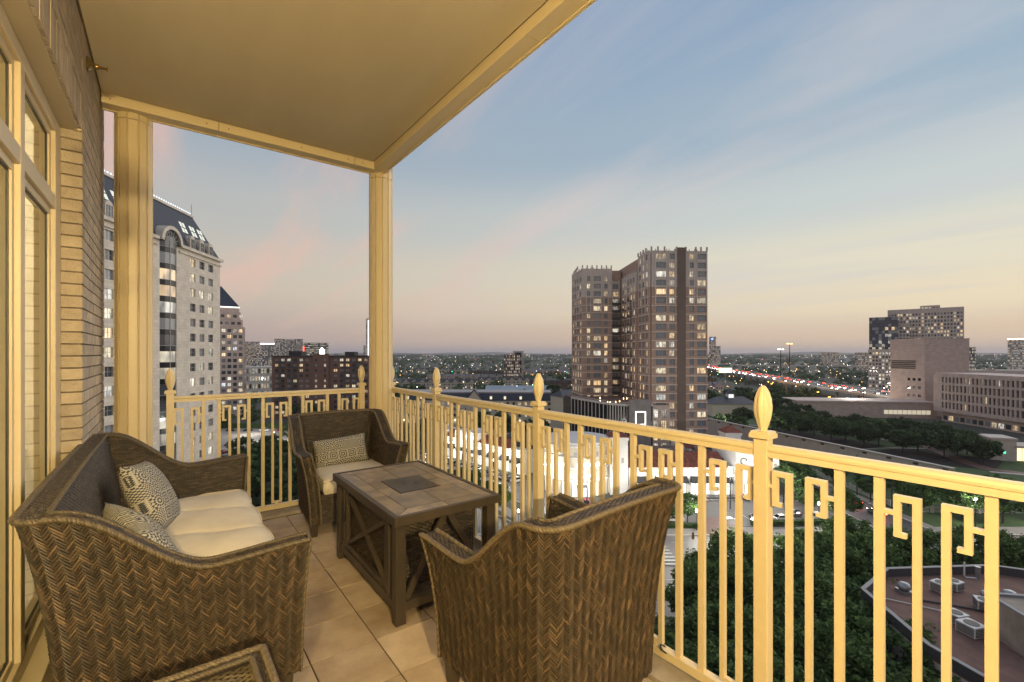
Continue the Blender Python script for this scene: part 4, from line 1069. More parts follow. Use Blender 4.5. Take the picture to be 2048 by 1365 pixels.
def hedge(l0, f0, l1, f1, h, w, label):
    rg = random.Random(int(l0*10)); a, b = cf(l0, f0), cf(l1, f1); L_ = hypot(b[0]-a[0], b[1]-a[1]); V, Fc = [], []
    for k in range(int(L_*150)):
        q = Vector((rg.uniform(0, L_), rg.choice((-w/2, w/2, rg.uniform(-w/2, w/2))), rg.uniform(0, h)));
        if rg.random() < .4: q.z = h*rg.uniform(.92, 1.05)
        u = Vector((rg.uniform(-1, 1), rg.uniform(-1, 1), rg.uniform(-1, 1))).normalized(); v = u.orthogonal().normalized(); s_ = .16
        i = len(V); V += [tuple(q-u*s_), tuple(q+v*s_*.6), tuple(q+u*s_), tuple(q-v*s_*.6)]; Fc.append((i, i+1, i+2, i+3))
    t = thing('hedge', label, 'hedge', (*a, GROUND), atan2(b[1]-a[1], b[0]-a[0]))
    me = bpy.data.meshes.new('leaves'); me.from_pydata(V, [], Fc); me.materials.append(M_leaf2); me.update(); link('leaves', me, t)
    m = MB(); m.box(.05, L_-.05, -w/2+.08, w/2-.08, 0, h-.08); m.build('inner_branches', M_leafd, t)
hedge(34.5, 109, 44.5, 109, 1.0, 1.0, 'clipped low hedge beside the brick driveway under the lamp post'); hedge(58, 110.3, 83, 111.5, 1.1, 1.2, 'clipped bright hedge in front of the parked cars')
hedge(-170, 254, -100, 250, 2.6, 1.6, 'long tall clipped hedge at the back of the open car park'); hedge(-112, 178, -92, 184, 1.2, 1.6, 'low hedge along the street side of the open car park')
hedge(204, 157, 226, 165, 1.3, 7, 'broad clipped hedge bed in front of the low pavilion')

# ---------------------------------------------------------------- mansard office tower
t = broot('office_tower', 'pale stone office tower with dark mansard roof and curved glass bay', 'building', -78.7, 72, -.098, 1)
wm = MB(); Wd = 60.1; zc = 68.2; fh = 3.9
rows = [(65.4-fh*k-1.0, 65.4-fh*k+1.05) for k in range(15, -1, -1)]
rcols = [(45.85, 48.15), (49.95, 52.25), (54.15, 56.45)]; lcols = [(17.95, 20.25), (22.15, 24.45), (26.25, 28.55)]
facade(wm, frame_xf(0, 0, 0), 34.1, 4.5, zc, [(2, 4.3), (6.2, 8.5), (10.1, 12.4)] + lcols, rows, .5)
facade(wm, frame_xf(40.3, 0, 0), Wd-40.3, 4.5, zc, [(a-40.3, b-40.3) for a, b in rcols], rows, .5)
wm.box(0, 34.1, .52, 28, 0, zc); wm.box(40.3, Wd, .52, 28, 0, zc); wm.box(34.1, 40.3, 3.0, 28, 0, zc)
wm.box(0, 33.6, -.25, .5, 0, 4.5); wm.box(40.8, Wd, -.25, .5, 0, 4.5)
wm.build('wall', M_stone, t)
m = MB(); m.box(-.5, 33.2, -.7, .3, zc-.02, zc+.7); m.box(41.2, Wd+.6, -.7, .3, zc-.02, zc+.7); m.box(-.3, 33.3, -.35, .2, zc-1.3, zc-.9); m.box(41.1, Wd+.3, -.35, .2, zc-1.3, zc-.9); m.build('cornice', M_stone, t)
put_windows(t, frame_xf(0, 0, 0), lcols + [(10.1, 12.4)], rows, M_darkglass, M_mull, 2, 2, .5)
put_windows(t, frame_xf(0, 0, 0), rcols, rows, M_darkglass, M_mull, 2, 2, .5)
M_bayglass = window_mat('bay_glass', .42, 1.1, .2, 'o', (.055, .06, .068), 2.6)
# bowed glass bay, band by band
bc = 37.2
def arc_pts(r=3.05, bow=1.4, n=6): return [(bc - r + 2*r*k/n, -bow*(1-((2*k/n)-1)**2)+.25) for k in range(n+1)]
A = arc_pts()
for k in range(17):
    z0 = 4.5 + k*fh - 1.2
    for nm, za, zb, mt_ in (('bay_window', z0+1.35, z0+fh-.03, M_bayglass), ('spandrel', z0, z0+1.3, M_spandrel)):
        m = MB()
        for (x0, y0), (x1, y1) in zip(A, A[1:]): m.quad((x0, y0, za), (x1, y1, za), (x1, y1, zb), (x0, y0, zb))
        m.build(nm, mt_, t)
m = MB()
for x, y in A[::2]: m.box(x-.06, x+.06, y-.1, y+.05, 4.5, 68.5)
for k in range(17):
    for (x0, y0), (x1, y1) in zip(A, A[1:]): m.bar((x0, y0-.03, 4.5+k*fh+.12), (x1, y1-.03, 4.5+k*fh+.12), .1, .1)
m.build('bay_mullions', M_mull, t)
m = MB()
for k in range(25):
    a0, a1 = pi*k/25, pi*(k+1)/25
    for r0, r1, y0, y1 in ((3.1, 3.95, -1.1, 3.2),):
        P = [(bc+r*cos(a), y, 68.3+r*sin(a)) for a in (a0, a1) for r in (r0, r1) for y in (y0, y1)]
        m.add(P, [(0, 1, 5, 4), (2, 6, 7, 3), (0, 4, 6, 2), (1, 3, 7, 5)])
m.build('arch_surround', M_stone, t)
m = MB(); m.add([(bc, -.6, 68.3)] + [(bc+3.1*cos(pi*k/20), -.6, 68.3+3.1*sin(pi*k/20)) for k in range(21)], [(0, k+1, k+2) for k in range(20)]); m.build('fanlight', M_spandrel, t)
m = MB()
for k in range(1, 8): a = pi*k/8; m.bar((bc+.9*cos(a), -.68, 68.3+.9*sin(a)), (bc+3.1*cos(a), -.68, 68.3+3.1*sin(a)), .08, .08, (0, 1, 0))
for r in (.9, 1.7, 2.5): m.tube([(bc+r*cos(pi*k/16), -.68, 68.3+r*sin(pi*k/16)) for k in range(17)], .05, 4)
m.build('fanlight_bars', M_mull, t)
m = MB(); zr = 79.5; s1 = 4.6
m.add([(-.2, .1, zc+.7), (Wd+.2, .1, zc+.7), (Wd+.2, 28, zc+.7), (-.2, 28, zc+.7), (2, s1, zr), (Wd-5.4, s1, zr), (Wd-5.4, 24, zr), (2, 24, zr)], [(0, 1, 5, 4), (1, 2, 6, 5), (2, 3, 7, 6), (3, 0, 4, 7), (4, 5, 6, 7)])
rf = m.build('roof', M_slate_roof, t)
m = MB(); m.box(1.8, Wd-5.2, s1-.35, s1+.1, zr-.25, zr+.35); m.box(Wd-5.5, Wd-5.2, s1+.1, 24, zr-.25, zr+.35); m.build('ridge_trim', M_stone, rf)
for k in range(58): m = MB() if k == 0 else m; m.box(2.2+k*.9, 2.55+k*.9, s1-.15, s1, zr+.4, zr+.85)
m.build('ridge_lights', emit('ridge_light', (.75, .85, 1), .95), rf)
E_sky = emit('skylight_pane', (.86, .95, .75), .38)
sl = (zr-zc-.7)/(s1-.1)
for xc in (10.5, 14.5, 20.5, 24.5, 28.5, 47.2, 51.4, 55):
    for dx_, dz_ in ((-.62, 0), (.62, 0), (-.62, 1.5), (.62, 1.5)):
        z0 = 73.2+dz_; y0 = .1+(z0-zc-.7)/sl; y1 = .1+(z0+1.25-zc-.7)/sl
        m = MB(); m.quad((xc+dx_-.5, y0-.08, z0), (xc+dx_+.5, y0-.08, z0), (xc+dx_+.5, y1-.08, z0+1.25), (xc+dx_-.5, y1-.08, z0+1.25)); m.build('skylight', E_sky, rf)
for xc in (10.5, 19.1, 23.3, 27.4, 46.9, 51.1, 55.3):
    m = MB(); m.prism_y([(xc-1.1, zc+.7), (xc+1.1, zc+.7), (xc+1.1, zc+3.2), (xc+.7, zc+3.9), (xc, zc+4.2), (xc-.7, zc+3.9), (xc-1.1, zc+3.2)], -.05, 2.2); d = m.build('dormer', M_stone, rf)
    link('window', win_mesh(1.5, 2.3, 2, 2, M_darkglass, M_mull, .08), d, (xc, -.12, zc+.95))
m = MB(); m.tube([(Wd-5.6, s1, zr), (Wd-5.6, s1, zr+3.4)], .07, 5); m.build('mast', M_mull, rf)

# ---------------------------------------------------------------- second office tower with pyramid roof
l0_, W0_, dl_, df_ = turned(392, 490, 290)
t = broot('office_tower', 'pinkish stepped office tower with pyramid roof and a lit cornice line', 'building', l0_, 290, dl_, df_); t.scale = (W0_/47.4, 1, 1)
wm = MB(); rows = rows_of(3, 14, 3.95, 1.1, 2.2); cols = [(2+5.6*k, 5.6+5.6*k) for k in range(8)]; zt = 59
facade(wm, frame_xf(0, 0, 0), 47.4, 0, zt, cols, rows); wm.box(0, 47.4, .47, 40, 0, zt)
facade(wm, frame_xf(47.4, 0, pi/2), 40, 0, zt, even(1, 39, 6, 3.4), rows); 
for k, (z0, z1, ins) in enumerate(((59, 64, 2.2), (64, 69, 4.2), (69, 72, 5.4))): wm.box(ins, 47.4-ins, ins*.8, 40-ins, z0, z1)
wm.build('wall', M_pinkstone, t)
put_windows(t, frame_xf(0, 0, 0), cols[4:], rows, M_darkglass, M_mulld, 3, 1)
put_windows(t, frame_xf(47.4, 0, pi/2), even(1, 39, 6, 3.4), rows, M_darkglass, M_mulld, 3, 1)
m = MB()
for z0, ins in ((60.6, 2.2), (65.4, 4.2)):
    for k in range(7): m.quad((ins+1+k*6.1, ins*.8-.05, z0), (ins+4.6+k*6.1, ins*.8-.05, z0), (ins+4.6+k*6.1, ins*.8-.05, z0+1.9), (ins+1+k*6.1, ins*.8-.05, z0+1.9))
m.build('upper_windows', M_offglass_i, t)
m = MB(); m.add([(5.2, 4, 72.8), (42.2, 4, 72.8), (42.2, 35, 72.8), (5.2, 35, 72.8), (23.7, 19.5, 88)], [(0, 1, 4), (1, 2, 4), (2, 3, 4), (3, 0, 4)]); m.build('roof', M_slate_roof, t)
m = MB(); m.box(5, 42.4, 3.8, 4.2, 72, 72.75); m.build('cornice_light', emit('cornice_light', (1, .95, .85), 1.6), t)

# ---------------------------------------------------------------- dark brick apartment block
t = broot('apartment_block', 'wide dark red brick apartment block with flat roof and many lit windows', 'building', -153, 290, 1, .04)
wm = MB(); rows = rows_of(2, 11, 3.35, 1.0, 1.7); W_ = 62
colsA = even(1, 24, 6, 2.2); colsB = even(38, 61, 6, 2.2)
facade(wm, frame_xf(0, 0, 0), 26, 0, 39.4, colsA, rows); facade(wm, frame_xf(36, 0, 0), 26, 0, 39.4, [(a-36, b-36) for a, b in colsB], rows)
wm.box(0, W_, .47, 24, 0, 39.4); wm.box(26, 36, -1.2, .46, 0, 41.2); wm.build('wall', M_brick_dk, t)
put_windows(t, frame_xf(0, 0, 0), colsA, rows, M_brickglass, M_mulld, 2, 1); put_windows(t, frame_xf(0, 0, 0), colsB, rows, M_brickglass, M_mulld, 2, 1)
for zi, (za, zb) in enumerate(rows): link('window', win_mesh(1.3, 1.7, 1, 1, M_brickglass, M_mulld), t, (28.2, -1.25, za)); link('window', win_mesh(1.3, 1.7, 1, 1, M_brickglass, M_mulld), t, (33.8, -1.25, za))
m = MB()
for za, zb in rows:
    for x in (5.8, 13.5, 46.5, 54): m.box(x-2.8, x+2.8, -1.3, .02, za-1.05, za-.9); m.box(x-2.8, x+2.8, -1.3, -1.24, za-.9, za+.1)
m.build('balconies', M_mulld, t)
m = MB(); m.box(-.8, 25.6, -.9, 24.5, 39.4, 40.1); m.box(36.4, W_+.8, -.9, 24.5, 39.4, 40.1); m.box(8, 16, 6, 14, 40.1, 43); m.box(44, 50, 6, 14, 40.1, 42.6); m.build('roof', M_darkroof, t)
m = MB(); m.lathe([(1.6, 41.2), (1.6, 43.4), (.2, 45.2)], 10, (30, 4)); m.build('roof_lantern', E_white, t)

# ---------------------------------------------------------------- far skyline
def far_tower(label, px0, px1, z1, f, m_wall, nfl, ncol, gm, dep=30, name='far_tower', crown=None, frac=.62, hfrac=.6):
    l0, W, dl, df = turned(px0, px1, f)
    t = broot(name, label, 'building', l0, f, dl, df); H = z1+40.5
    m = MB(); m.box(0, W, 0, dep, 0, H); m.build('wall', m_wall, t)
    m = MB(); fh = H/nfl
    for j in range(nfl):
        for i in range(ncol):
            x = W*(i+.5)/ncol; w = W/ncol*frac; z = fh*(j+.2); m.quad((x-w/2, -.15, z), (x+w/2, -.15, z), (x+w/2, -.15, z+fh*hfrac), (x-w/2, -.15, z+fh*hfrac))
    o = m.build('windows', gm, t); o['kind'] = 'stuff'
    if crown:
        m = MB(); m.box(-.2, W+.2, -.4, .2, H-.6, H+1.2); m.build('crown_light', crown, t)
    return t
M_faroff = mat('hazy_facade', (.25, .235, .25), .8, (.21, .20, .215), .05); M_farwarm = mat('hazy_warm_facade', (.36, .28, .25), .8, (.30, .235, .21), .05)
M_farglass = window_mat('far_tower_glass', .62, .8, .35, 'i')
far_tower('far warm grey tower beside the pinkish office tower', 488, 520, 31, 1200, M_farwarm, 22, 12, M_farglass)
far_tower('far low dark apartment slab with dotted lights before the skyline', 504, 551, 2, 900, M_faroff, 12, 16, M_farglass)
far_tower('far dark tower with a bright roof edge in the skyline', 521, 550, 27, 1300, M_faroff, 20, 10, M_farglass, crown=E_white)
far_tower('far wide pale tower, tallest of the skyline cluster', 549, 606, 40, 1250, M_faroff, 26, 20, M_farglass)
ft = far_tower('far dark glass office slab with bright floors and a coloured edge', 607, 657, 29, 1250, M_spandrel, 14, 12, window_mat('bright_office_glass', .75, 1.0, .12, 'i'), frac=.95, hfrac=.4)
m = MB(); m.box(-.5, 1.6, -.5, 0, 28, 60); m.build('edge_light', E_red, ft)
m = MB(); m.box(-.5, 1.6, -.5, 0, 0, 28); m.build('edge_light', emit('lime_light', (.7, 1, .15), 3), ft)
t = far_tower('slim far skyscraper with a bright white light strip beside the corner column', 732, 742, 115, 1500, M_faroff, 36, 3, M_farglass)
m = MB(); m.box(6, 11, -1, -.2, 10, 150); m.build('light_strip', emit('tower_strip', (1, .97, .95), 2.2), t)
far_tower('far slim grey block before the tree covered hills', 727, 731, 28, 1600, M_faroff, 12, 2, M_farglass)
t = far_tower('far rosy office tower with a blue lit emblem behind the brick tower', 1418, 1432, 40, 1100, M_farwarm, 18, 4, M_farglass)
m = MB(); m.xf = Matrix.Translation((7, -.5, 75)) @ Matrix.Rotation(pi/2, 4, 'X'); m.lathe([(2.6, 0), (2.6, .3)], 14); m.build('emblem', E_blue, t)
far_tower('far rosy office podium behind the brick tower', 1418, 1441, 17, 1080, M_farwarm, 12, 7, M_farglass)
t = far_tower('far white hospital block with roof mast and red beacon', 2015, 2075, 28, 900, M_concw, 14, 14, M_farglass, frac=.9, hfrac=.35, crown=E_warm)
m = MB(); m.tube([(26, 5, 68), (26, 5, 80)], .3, 5); m.build('mast', M_mull, t); m = MB(); m.lathe([(.8, 80), (.8, 81.5)], 8, (26, 5)); m.build('beacon', E_red, t)
far_tower('far dark office block between the stone hall and the hospital', 1938, 1952, 9, 620, M_faroff, 11, 5, M_farglass)
far_tower('far warm brick hotel in the trees beyond the freeway', 1640, 1678, 2.4, 1400, M_farwarm, 9, 14, M_farglass)
far_tower('far pale clinic in the trees beyond the freeway', 1710, 1738, 1.9, 1100, M_farwarm, 9, 10, M_farglass)
far_tower('far red brick apartment house with a white end wall', 1008, 1040, -1.5, 640, M_brick_dk, 9, 10, M_farglass)
far_tower('far white stair tower at the end of the red apartment house', 1026, 1047, 4.0, 655, M_concw, 4, 1, M_spandrel, dep=12)
far_tower('far low concrete garage by the pinkish tower', 486, 545, -12, 420, M_concw, 4, 10, M_farglass)
# apartment towers behind the stone hall
def grid_tower(label, px0, px1, ztop, f, m_wall, gm, ncol, fh=3.9, z_from=0, dep=30, turn=0):
    l0, W, dl, df = turned(px0, px1, f)
    t = broot('grid_facade_tower', label, 'building', l0, f, dl, df); H = ztop+40.5; n = int((H-z_from-1)/fh)
    wm = MB(); rows = rows_of(z_from+.4, n, fh, .8, 2.3); cols = even(.6, W-.6, ncol, (W-1.2)/ncol*.62)
    facade(wm, frame_xf(0, 0, 0), W, 0, H, cols, rows, .6); wm.box(0, W, .62, dep, 0, H); wm.build('wall', m_wall, t)
    m = MB(); join_windows(m, frame_xf(0, 0, 0), cols, rows, .6); o = m.build('windows', gm, t); o['kind'] = 'stuff'; return t
grid_tower('pale gridded apartment tower, the taller one behind the stone hall', 1775, 1928, 50, 520, M_precast, M_aptglass_i, 24)
t = grid_tower('pale gridded tower wing with dark recessed penthouse floors behind the stone hall', 1840, 1880, 54.5, 516, M_pinkstone, M_aptglass_i, 5)
grid_tower('pale gridded low wing beneath the dark glass office block', 1736, 1812, 5, 494, M_precast, M_offglass_i, 11)
far_tower('dark blue glass office block rising over the pale gridded wing', 1738, 1796, 40, 505, M_spandrel, 22, 9, window_mat('blue_tower_glass', .2, 1.0, .3, 'i', (.03, .045, .075)), frac=.97, hfrac=.9)
grid_tower('narrow pale gridded block set into the dark glass office', 1790, 1820, 34, 500, M_precast, M_aptglass_i, 4)

# ---------------------------------------------------------------- brown brick residential tower
t = broot('residential_tower', 'tall brown brick residential tower with pale banded crown and pinnacles', 'building', 52.1, 170, 1, .06)
fh = 3.3; nf = 22; zb = 7.0; ztop = 80.2
SX = Matrix.Identity(4)
wm, cm, bm = MB(), MB(), MB()
def tower_face(ox, oy, a, W, bays, ztop, crown_from=68.5, z0=0, single=True):
    xf = frame_xf(ox, oy, a)
    rows = [r for r in rows_of(zb, nf, fh, .75, 2.1) if r[1] < ztop-1 and r[0] > z0]
    low = [r for r in rows if r[1] < crown_from]; hi = [r for r in rows if r[1] >= crown_from]
    zsp = low[-1][1]+.6
    facade(wm, xf, W, z0, zsp, [(a_, b_) for a_, b_ in bays], low, .5); facade(cm, xf, W, zsp, ztop, bays, hi, .62)
    bm.xf = xf
    for r in low: bm.box(-.05, W+.05, -.10, .02, r[0]-1.05, r[0]-.73)
    for xa, xb in bays:
        for r, r2 in zip(low, low[1:]): bm.box(xa, xb, .1, .3, r[1]+.0, r2[0])
    for xa, xb in bays:                           # pale piers run up beside the bays into the crown
        for x in (xa-.32, xb+.02): bm.box(x, x+.3, -.16, .02, zsp-6.5, ztop+.6)
    bm.xf = None
    if single: put_windows(t, xf, bays, rows, M_aptglass, M_mull, 3 if bays[0][1]-bays[0][0] > 3 else 2, 1, .5, .1)
    else:
        m = MB(); join_windows(m, xf, bays, rows, .5); o = m.build('windows', M_aptglass_i, t); o['kind'] = 'stuff'
    return rows
tower_face(0, 0, 0, 9.9, [(1.7, 5.6), (6.9, 8.9)], ztop); tower_face(13, 0, 0, 8.5, [(1.6, 3.3), (4.6, 8.0)], ztop)
m = MB(); m.box(9.9, 13, -.35, 3, 0, ztop+1.2); m.build('stair_shaft', mat('grey_brown_render', (.20, .15, .12), .85, (.17, .125, .10), .3), t)
tower_face(-1.0, 12, -pi/2, 12, [(1.2, 3.4), (4.9, 7.1), (8.6, 10.8)], ztop)
tower_face(-1.6, 32, -pi/2, 19.7, [(1.0, 3.4), (4.8, 7.0), (8.4, 10.6), (12, 14.2), (15.6, 17.8)], 74.5)
wm.box(-.98+.5, 21.5, .52, 40, 0, ztop-.4); wm.box(-1.1, 1, 12.1, 31.9, 0, 74)
# left wing stands further back
lw0 = (-19.0, 32.5)
tower_face(lw0[0], lw0[1], 0, 13.2, [(2.0, 3.5), (5.0, 8.3), (9.8, 11.3)], ztop-1)
tower_face(lw0[0]-1.5, lw0[1]+17, -pi/2+.09, 17, [(1.4, 3.6), (5.2, 7.4), (9, 11.2), (12.8, 15)], ztop-1)
tower_face(lw0[0]+13.2, lw0[1]+1.5, 0, 4.2, [(.8, 3.4)], 74)
wm.box(lw0[0]+.4, -1, lw0[1]+2.1, lw0[1]+17, 0, ztop-1.4)
wm.build('wall', M_brick_red, t); cm.build('crown', M_precast, t); bm.build('bands_and_piers', mat('pale_band_stone', (.68, .60, .53), .8, (.60, .53, .47), .4), t)
m = MB()
for (x, y) in ((0, 0), (5, 0), (9.6, 0), (13.2, 0), (17, 0), (21.3, 0), (-1, 3), (-1, 6), (-1, 9), (-1, 11.8), (19, 0), (2.5, 0)): m.box(x-.25, x+.25, y-.2, y+.3, ztop, ztop+1.5)
for k in range(7): m.box(lw0[0]+k*2.15-.22, lw0[0]+k*2.15+.22, lw0[1]-.2, lw0[1]+.3, ztop-1, ztop+.5)
for k in range(5): m.box(lw0[0]-1.5+k*.2-.22, lw0[0]-1.5+k*.2+.22, lw0[1]+3+k*3.2, lw0[1]+3.5+k*3.2, ztop-1, ztop+.5)
m.build('pinnacles', M_pinkstone, t)
m = MB(); xf = frame_xf(-1.6, 32, -pi/2); m.xf = xf
for j in range(18):
    z0 = zb+j*fh
    for x in (4.7, 11.9): m.box(x, x+2.5, -1.3, .02, z0+.1, z0+.25); m.box(x, x+2.5, -1.3, -1.24, z0+.25, z0+1.2)
m.xf = None
for j in range(18): z0 = zb+j*fh; m.box(lw0[0]+13.4, lw0[0]+17, lw0[1]+.3, lw0[1]+1.5, z0+.1, z0+.25); m.box(lw0[0]+13.4, lw0[0]+17, lw0[1]+.3, lw0[1]+.36, z0+.25, z0+1.2)
m.build('balconies', M_mulld, t)
# podium with roof terrace
t = broot('tower_podium', 'grey glazed podium with roof terrace at the foot of the brown brick tower', 'building', 22, 178, 1, .02)
wm = MB(); H = 23.6
wm.prism([(4, 18), (14, -6), (20, -11), (29.5, -11.5), (29.5, 30), (2, 30)], 0, H-1.2); wm.build('wall', M_spandrel, t)
m = MB(); P = [(4, 18), (14, -6), (20, -11), (29.5, -11.5)]
for (x0, y0), (x1, y1) in zip(P, P[1:]):
    L_ = hypot(x1-x0, y1-y0); n = max(2, int(L_/ (2.6 if x0 < 10 else 1.1)))
    for k in range(n+1): m.bar((x0+(x1-x0)*k/n, y0+(y1-y0)*k/n-.1, 0), (x0+(x1-x0)*k/n, y0+(y1-y0)*k/n-.1, H-1.2), .35, .35, (0, 1, 0))
    m.bar((x0, y0-.1, H-.9), (x1, y1-.1, H-.9), .8, .8); m.bar((x0, y0-.1, H), (x1, y1-.1, H), .15, .15)
m.build('fins', M_concw, t)
m = MB(); m.prism([(4.2, 18), (14.1, -5.7), (20, -10.6), (29.3, -11), (29.3, 29.8), (2.2, 29.8)], H-1.1, H-.9); m.build('terrace', M_flatroof, t)
m = MB(); m.box(20.5, 28.4, -13, -11.6, 0, H+1.2); m.build('entrance_portal', M_conc, t)
m = MB()
for a, b, c, d in ((22.6, 26.4, 20.3, 20.6), (22.6, 26.4, 15.7, 16), (22.6, 22.9, 16, 20.3), (26.1, 26.4, 16, 20.3)): m.box(a, b, -13.1, -12.95, c, d)
m.build('portal_light', E_sign, t)
rg2 = random.Random(4)
for k in range(9):
    x, y = rg2.uniform(12, 27), rg2.uniform(-6, 14); m = MB(); m.lathe([(.12, H-.9), (.12, H-.3)], 6, (x, y)); m.build('terrace_lamp', E_warm, t)
t2 = broot('lobby_wing', 'bright lit glass lobby floors at the base of the brown brick tower', 'building', 46.5, 167.4, 1, .06)
m = MB(); m.box(0, 12, .4, 3.5, 0, 22.4); m.box(12, 26.5, .4, 2.4, 0, 6); m.build('wall', M_pinkstone, t2)
for j in range(5):
    for x in (.6, 3.0, 5.4, 8.6): link('window', win_mesh(2.0, 3.1, 3, 2, window_mat('lobby_glass', .8, 1.6, .02, 'o') if (j, x) == (0, .6) else bpy.data.materials['lobby_glass'], M_mulld, .09), t2, (x+1, .3, 1.2+j*4.2))

# ---------------------------------------------------------------- white shopping centre
LAMPS = []
def shop_light(l, f, z, p, col=(1, .96, .86), size=.4): LAMPS.append((l, f, z, p, col, size))
def tile_roof(parent, xf, x0, x1, y0, y1, z0, z1, nm='tile_roof'):
    """sloped clay roof: a row of rounded barrel tiles running down the slope"""
    m = MB(); m.xf = xf; n = int((x1-x0)/.55)
    m.add([(x0, y0, z0-.1), (x1, y0, z0-.1), (x1, y1, z1-.1), (x0, y1, z1-.1)], [(0, 1, 2, 3)])
    for k in range(n):
        xa = x0+(x1-x0)*k/n; w = (x1-x0)/n
        for j in range(4):
            ya, yb = y0+(y1-y0)*j/4, y0+(y1-y0)*(j+1.08)/4; za, zb2 = z0+(z1-z0)*j/4+.05, z0+(z1-z0)*(j+1.08)/4
            m.add([(xa, ya, za-.08), (xa+w*.5, ya, za+.12), (xa+w, ya, za-.08), (xa, yb, zb2-.08), (xa+w*.5, yb, zb2+.12), (xa+w, yb, zb2-.08)], [(0, 1, 4, 3), (1, 2, 5, 4)])
    o = m.build(nm, M_clay, parent); o['kind'] = 'stuff'; return o
def hip_tower(l, f, w, h, label, dl=1, df=0, hr=2.2):
    t = broot('corner_tower', label, 'tower', l, f, dl, df); m = MB(); m.box(0, w, 0, w, 0, h); m.build('wall', M_stucco, t)
    m = MB(); m.box(-.25, w+.25, -.25, w+.25, h-.9, h-.02); m.build('cornice', M_stucco, t)
    m = MB(); e = .5; m.add([(-e, -e, h), (w+e, -e, h), (w+e, w+e, h), (-e, w+e, h), (w/2, w/2, h+hr)], [(0, 1, 4), (1, 2, 4), (2, 3, 4), (3, 0, 4), (3, 2, 1, 0)]); m.build('hip_roof', M_clay, t)
    for x in (w*.3, w*.7): m = MB(); m.box(x-.35, x+.35, -.05, .05, h*.55, h*.55+1.6); m.build('louvre', M_mull, t)
    return t
def awning(parent, x, w, z, col):
    m = MB(); m.prism_x([(0, z+1.7), (0, z), (-1.6, z), (-1.6, z+.25)], x-w/2, x+w/2); m.build('awning', col, parent)
M_awn = mat('black_awning', (.022, .022, .025), .8); M_awnb = mat('navy_awning', (.02, .028, .05), .8)
def sign_letters(parent, x, z, n, size, y=-.08, m_=None):
    """backlit channel letters, burnt out by their own light"""
    mb = MB(); rg3 = random.Random(int(x*7+n)); cx = x
    for k in range(n):
        w = size*rg3.uniform(.45, .75); kind = rg3.randrange(4); b = size*.16
        mb.box(cx, cx+b, y-.1, y, z, z+size)
        if kind in (0, 1): mb.box(cx+b, cx+w, y-.1, y, z+size-b, z+size)
        if kind in (0, 2): mb.box(cx+b, cx+w, y-.1, y, z, z+b)
        if kind in (1, 2, 3): mb.box(cx+w-b, cx+w, y-.1, y, z+b, z+size-b)
        if kind == 3: mb.box(cx+b, cx+w-b, y-.1, y, z+size*.45, z+size*.45+b)
        cx += w + size*.22
    mb.build('backlit_sign', m_ or E_sign, parent)
def shopfront(parent, x, w, h, m_=None, y=.25):
    me_ = MB(); me_.quad((x-w/2, y, .1), (x+w/2, y, .1), (x+w/2, y, h), (x-w/2, y, h)); s_ = me_.build('shop_window', m_ or E_shop, parent)
    b = MB()
    n = max(2, int(w/1.3))
    for k in range(n+1): xx = x-w/2+w*k/n; b.box(xx-.05, xx+.05, y-.12, y-.02, .05, h)
    b.box(x-w/2, x+w/2, y-.12, y-.02, h-.08, h+.06); b.box(x-w/2, x+w/2, y-.12, y-.02, 2.2, 2.3); b.box(x-w*.1, x+w*.1, y-.1, y-.04, .05, 2.2); b.build('shop_frame', M_blackm, s_)
# arcade running back along the curving street
t = broot('shopping_arcade', 'long white stucco shopping arcade with red tile roofs and dark awnings', 'building', -31.5, 189.5, .72, -.694)
wm = MB(); W_ = 49; ops = [(1.5, 6), (8, 12.5), (14.5, 18), (20, 24.5), (26.5, 30), (32, 36.5), (38.5, 42), (44, 47.5)]
facade(wm, frame_xf(0, 0, 0), W_, 0, 8.4, ops, [(.05, 3.9)], .5); wm.box(0, W_, .6, 22, 0, 8.3)
wm.box(13, 26, -.6, 8, 8.4, 11.6); wm.box(13, 26, -.6, -.02, 4.6, 8.4); wm.box(0, 6, -.3, 8, 8.4, 10.4); wm.build('wall', M_stucco, t)
for k, (a, b) in enumerate(ops):
    shopfront(t, (a+b)/2, b-a, 3.85, E_shopw if k % 3 == 0 else E_shop, .35); awning(t, (a+b)/2, b-a+.3, 3.95, M_awn if k % 3 else M_awnb)
tile_roof(t, frame_xf(0, 0, 0), 6.2, 12.8, -.7, 4, 8.45, 10.6); tile_roof(t, frame_xf(0, 0, 0), 26.3, W_-6, -.7, 4, 8.45, 10.6)
m = MB(); m.box(6.2, W_, 4.1, 22, 8.35, 8.7); m.build('flat_roof', M_darkroof, t)
sign_letters(t, 9, 6, 6, 1.0); sign_letters(t, 20, 9.2, 5, 1.1, -.7); sign_letters(t, 33, 6, 7, .9)
for k in range(8): x, y = 9+k*4.6, 9+3*(k % 3); m = MB(); m.box(x, x+2, y, y+1.6, 8.7, 10.1); m.build('roof_unit', M_metal, t)
hip_tower(-33, 191, 4.6, 13.2, 'small white tower with red hip roof at the far end of the arcade', .72, -.694)
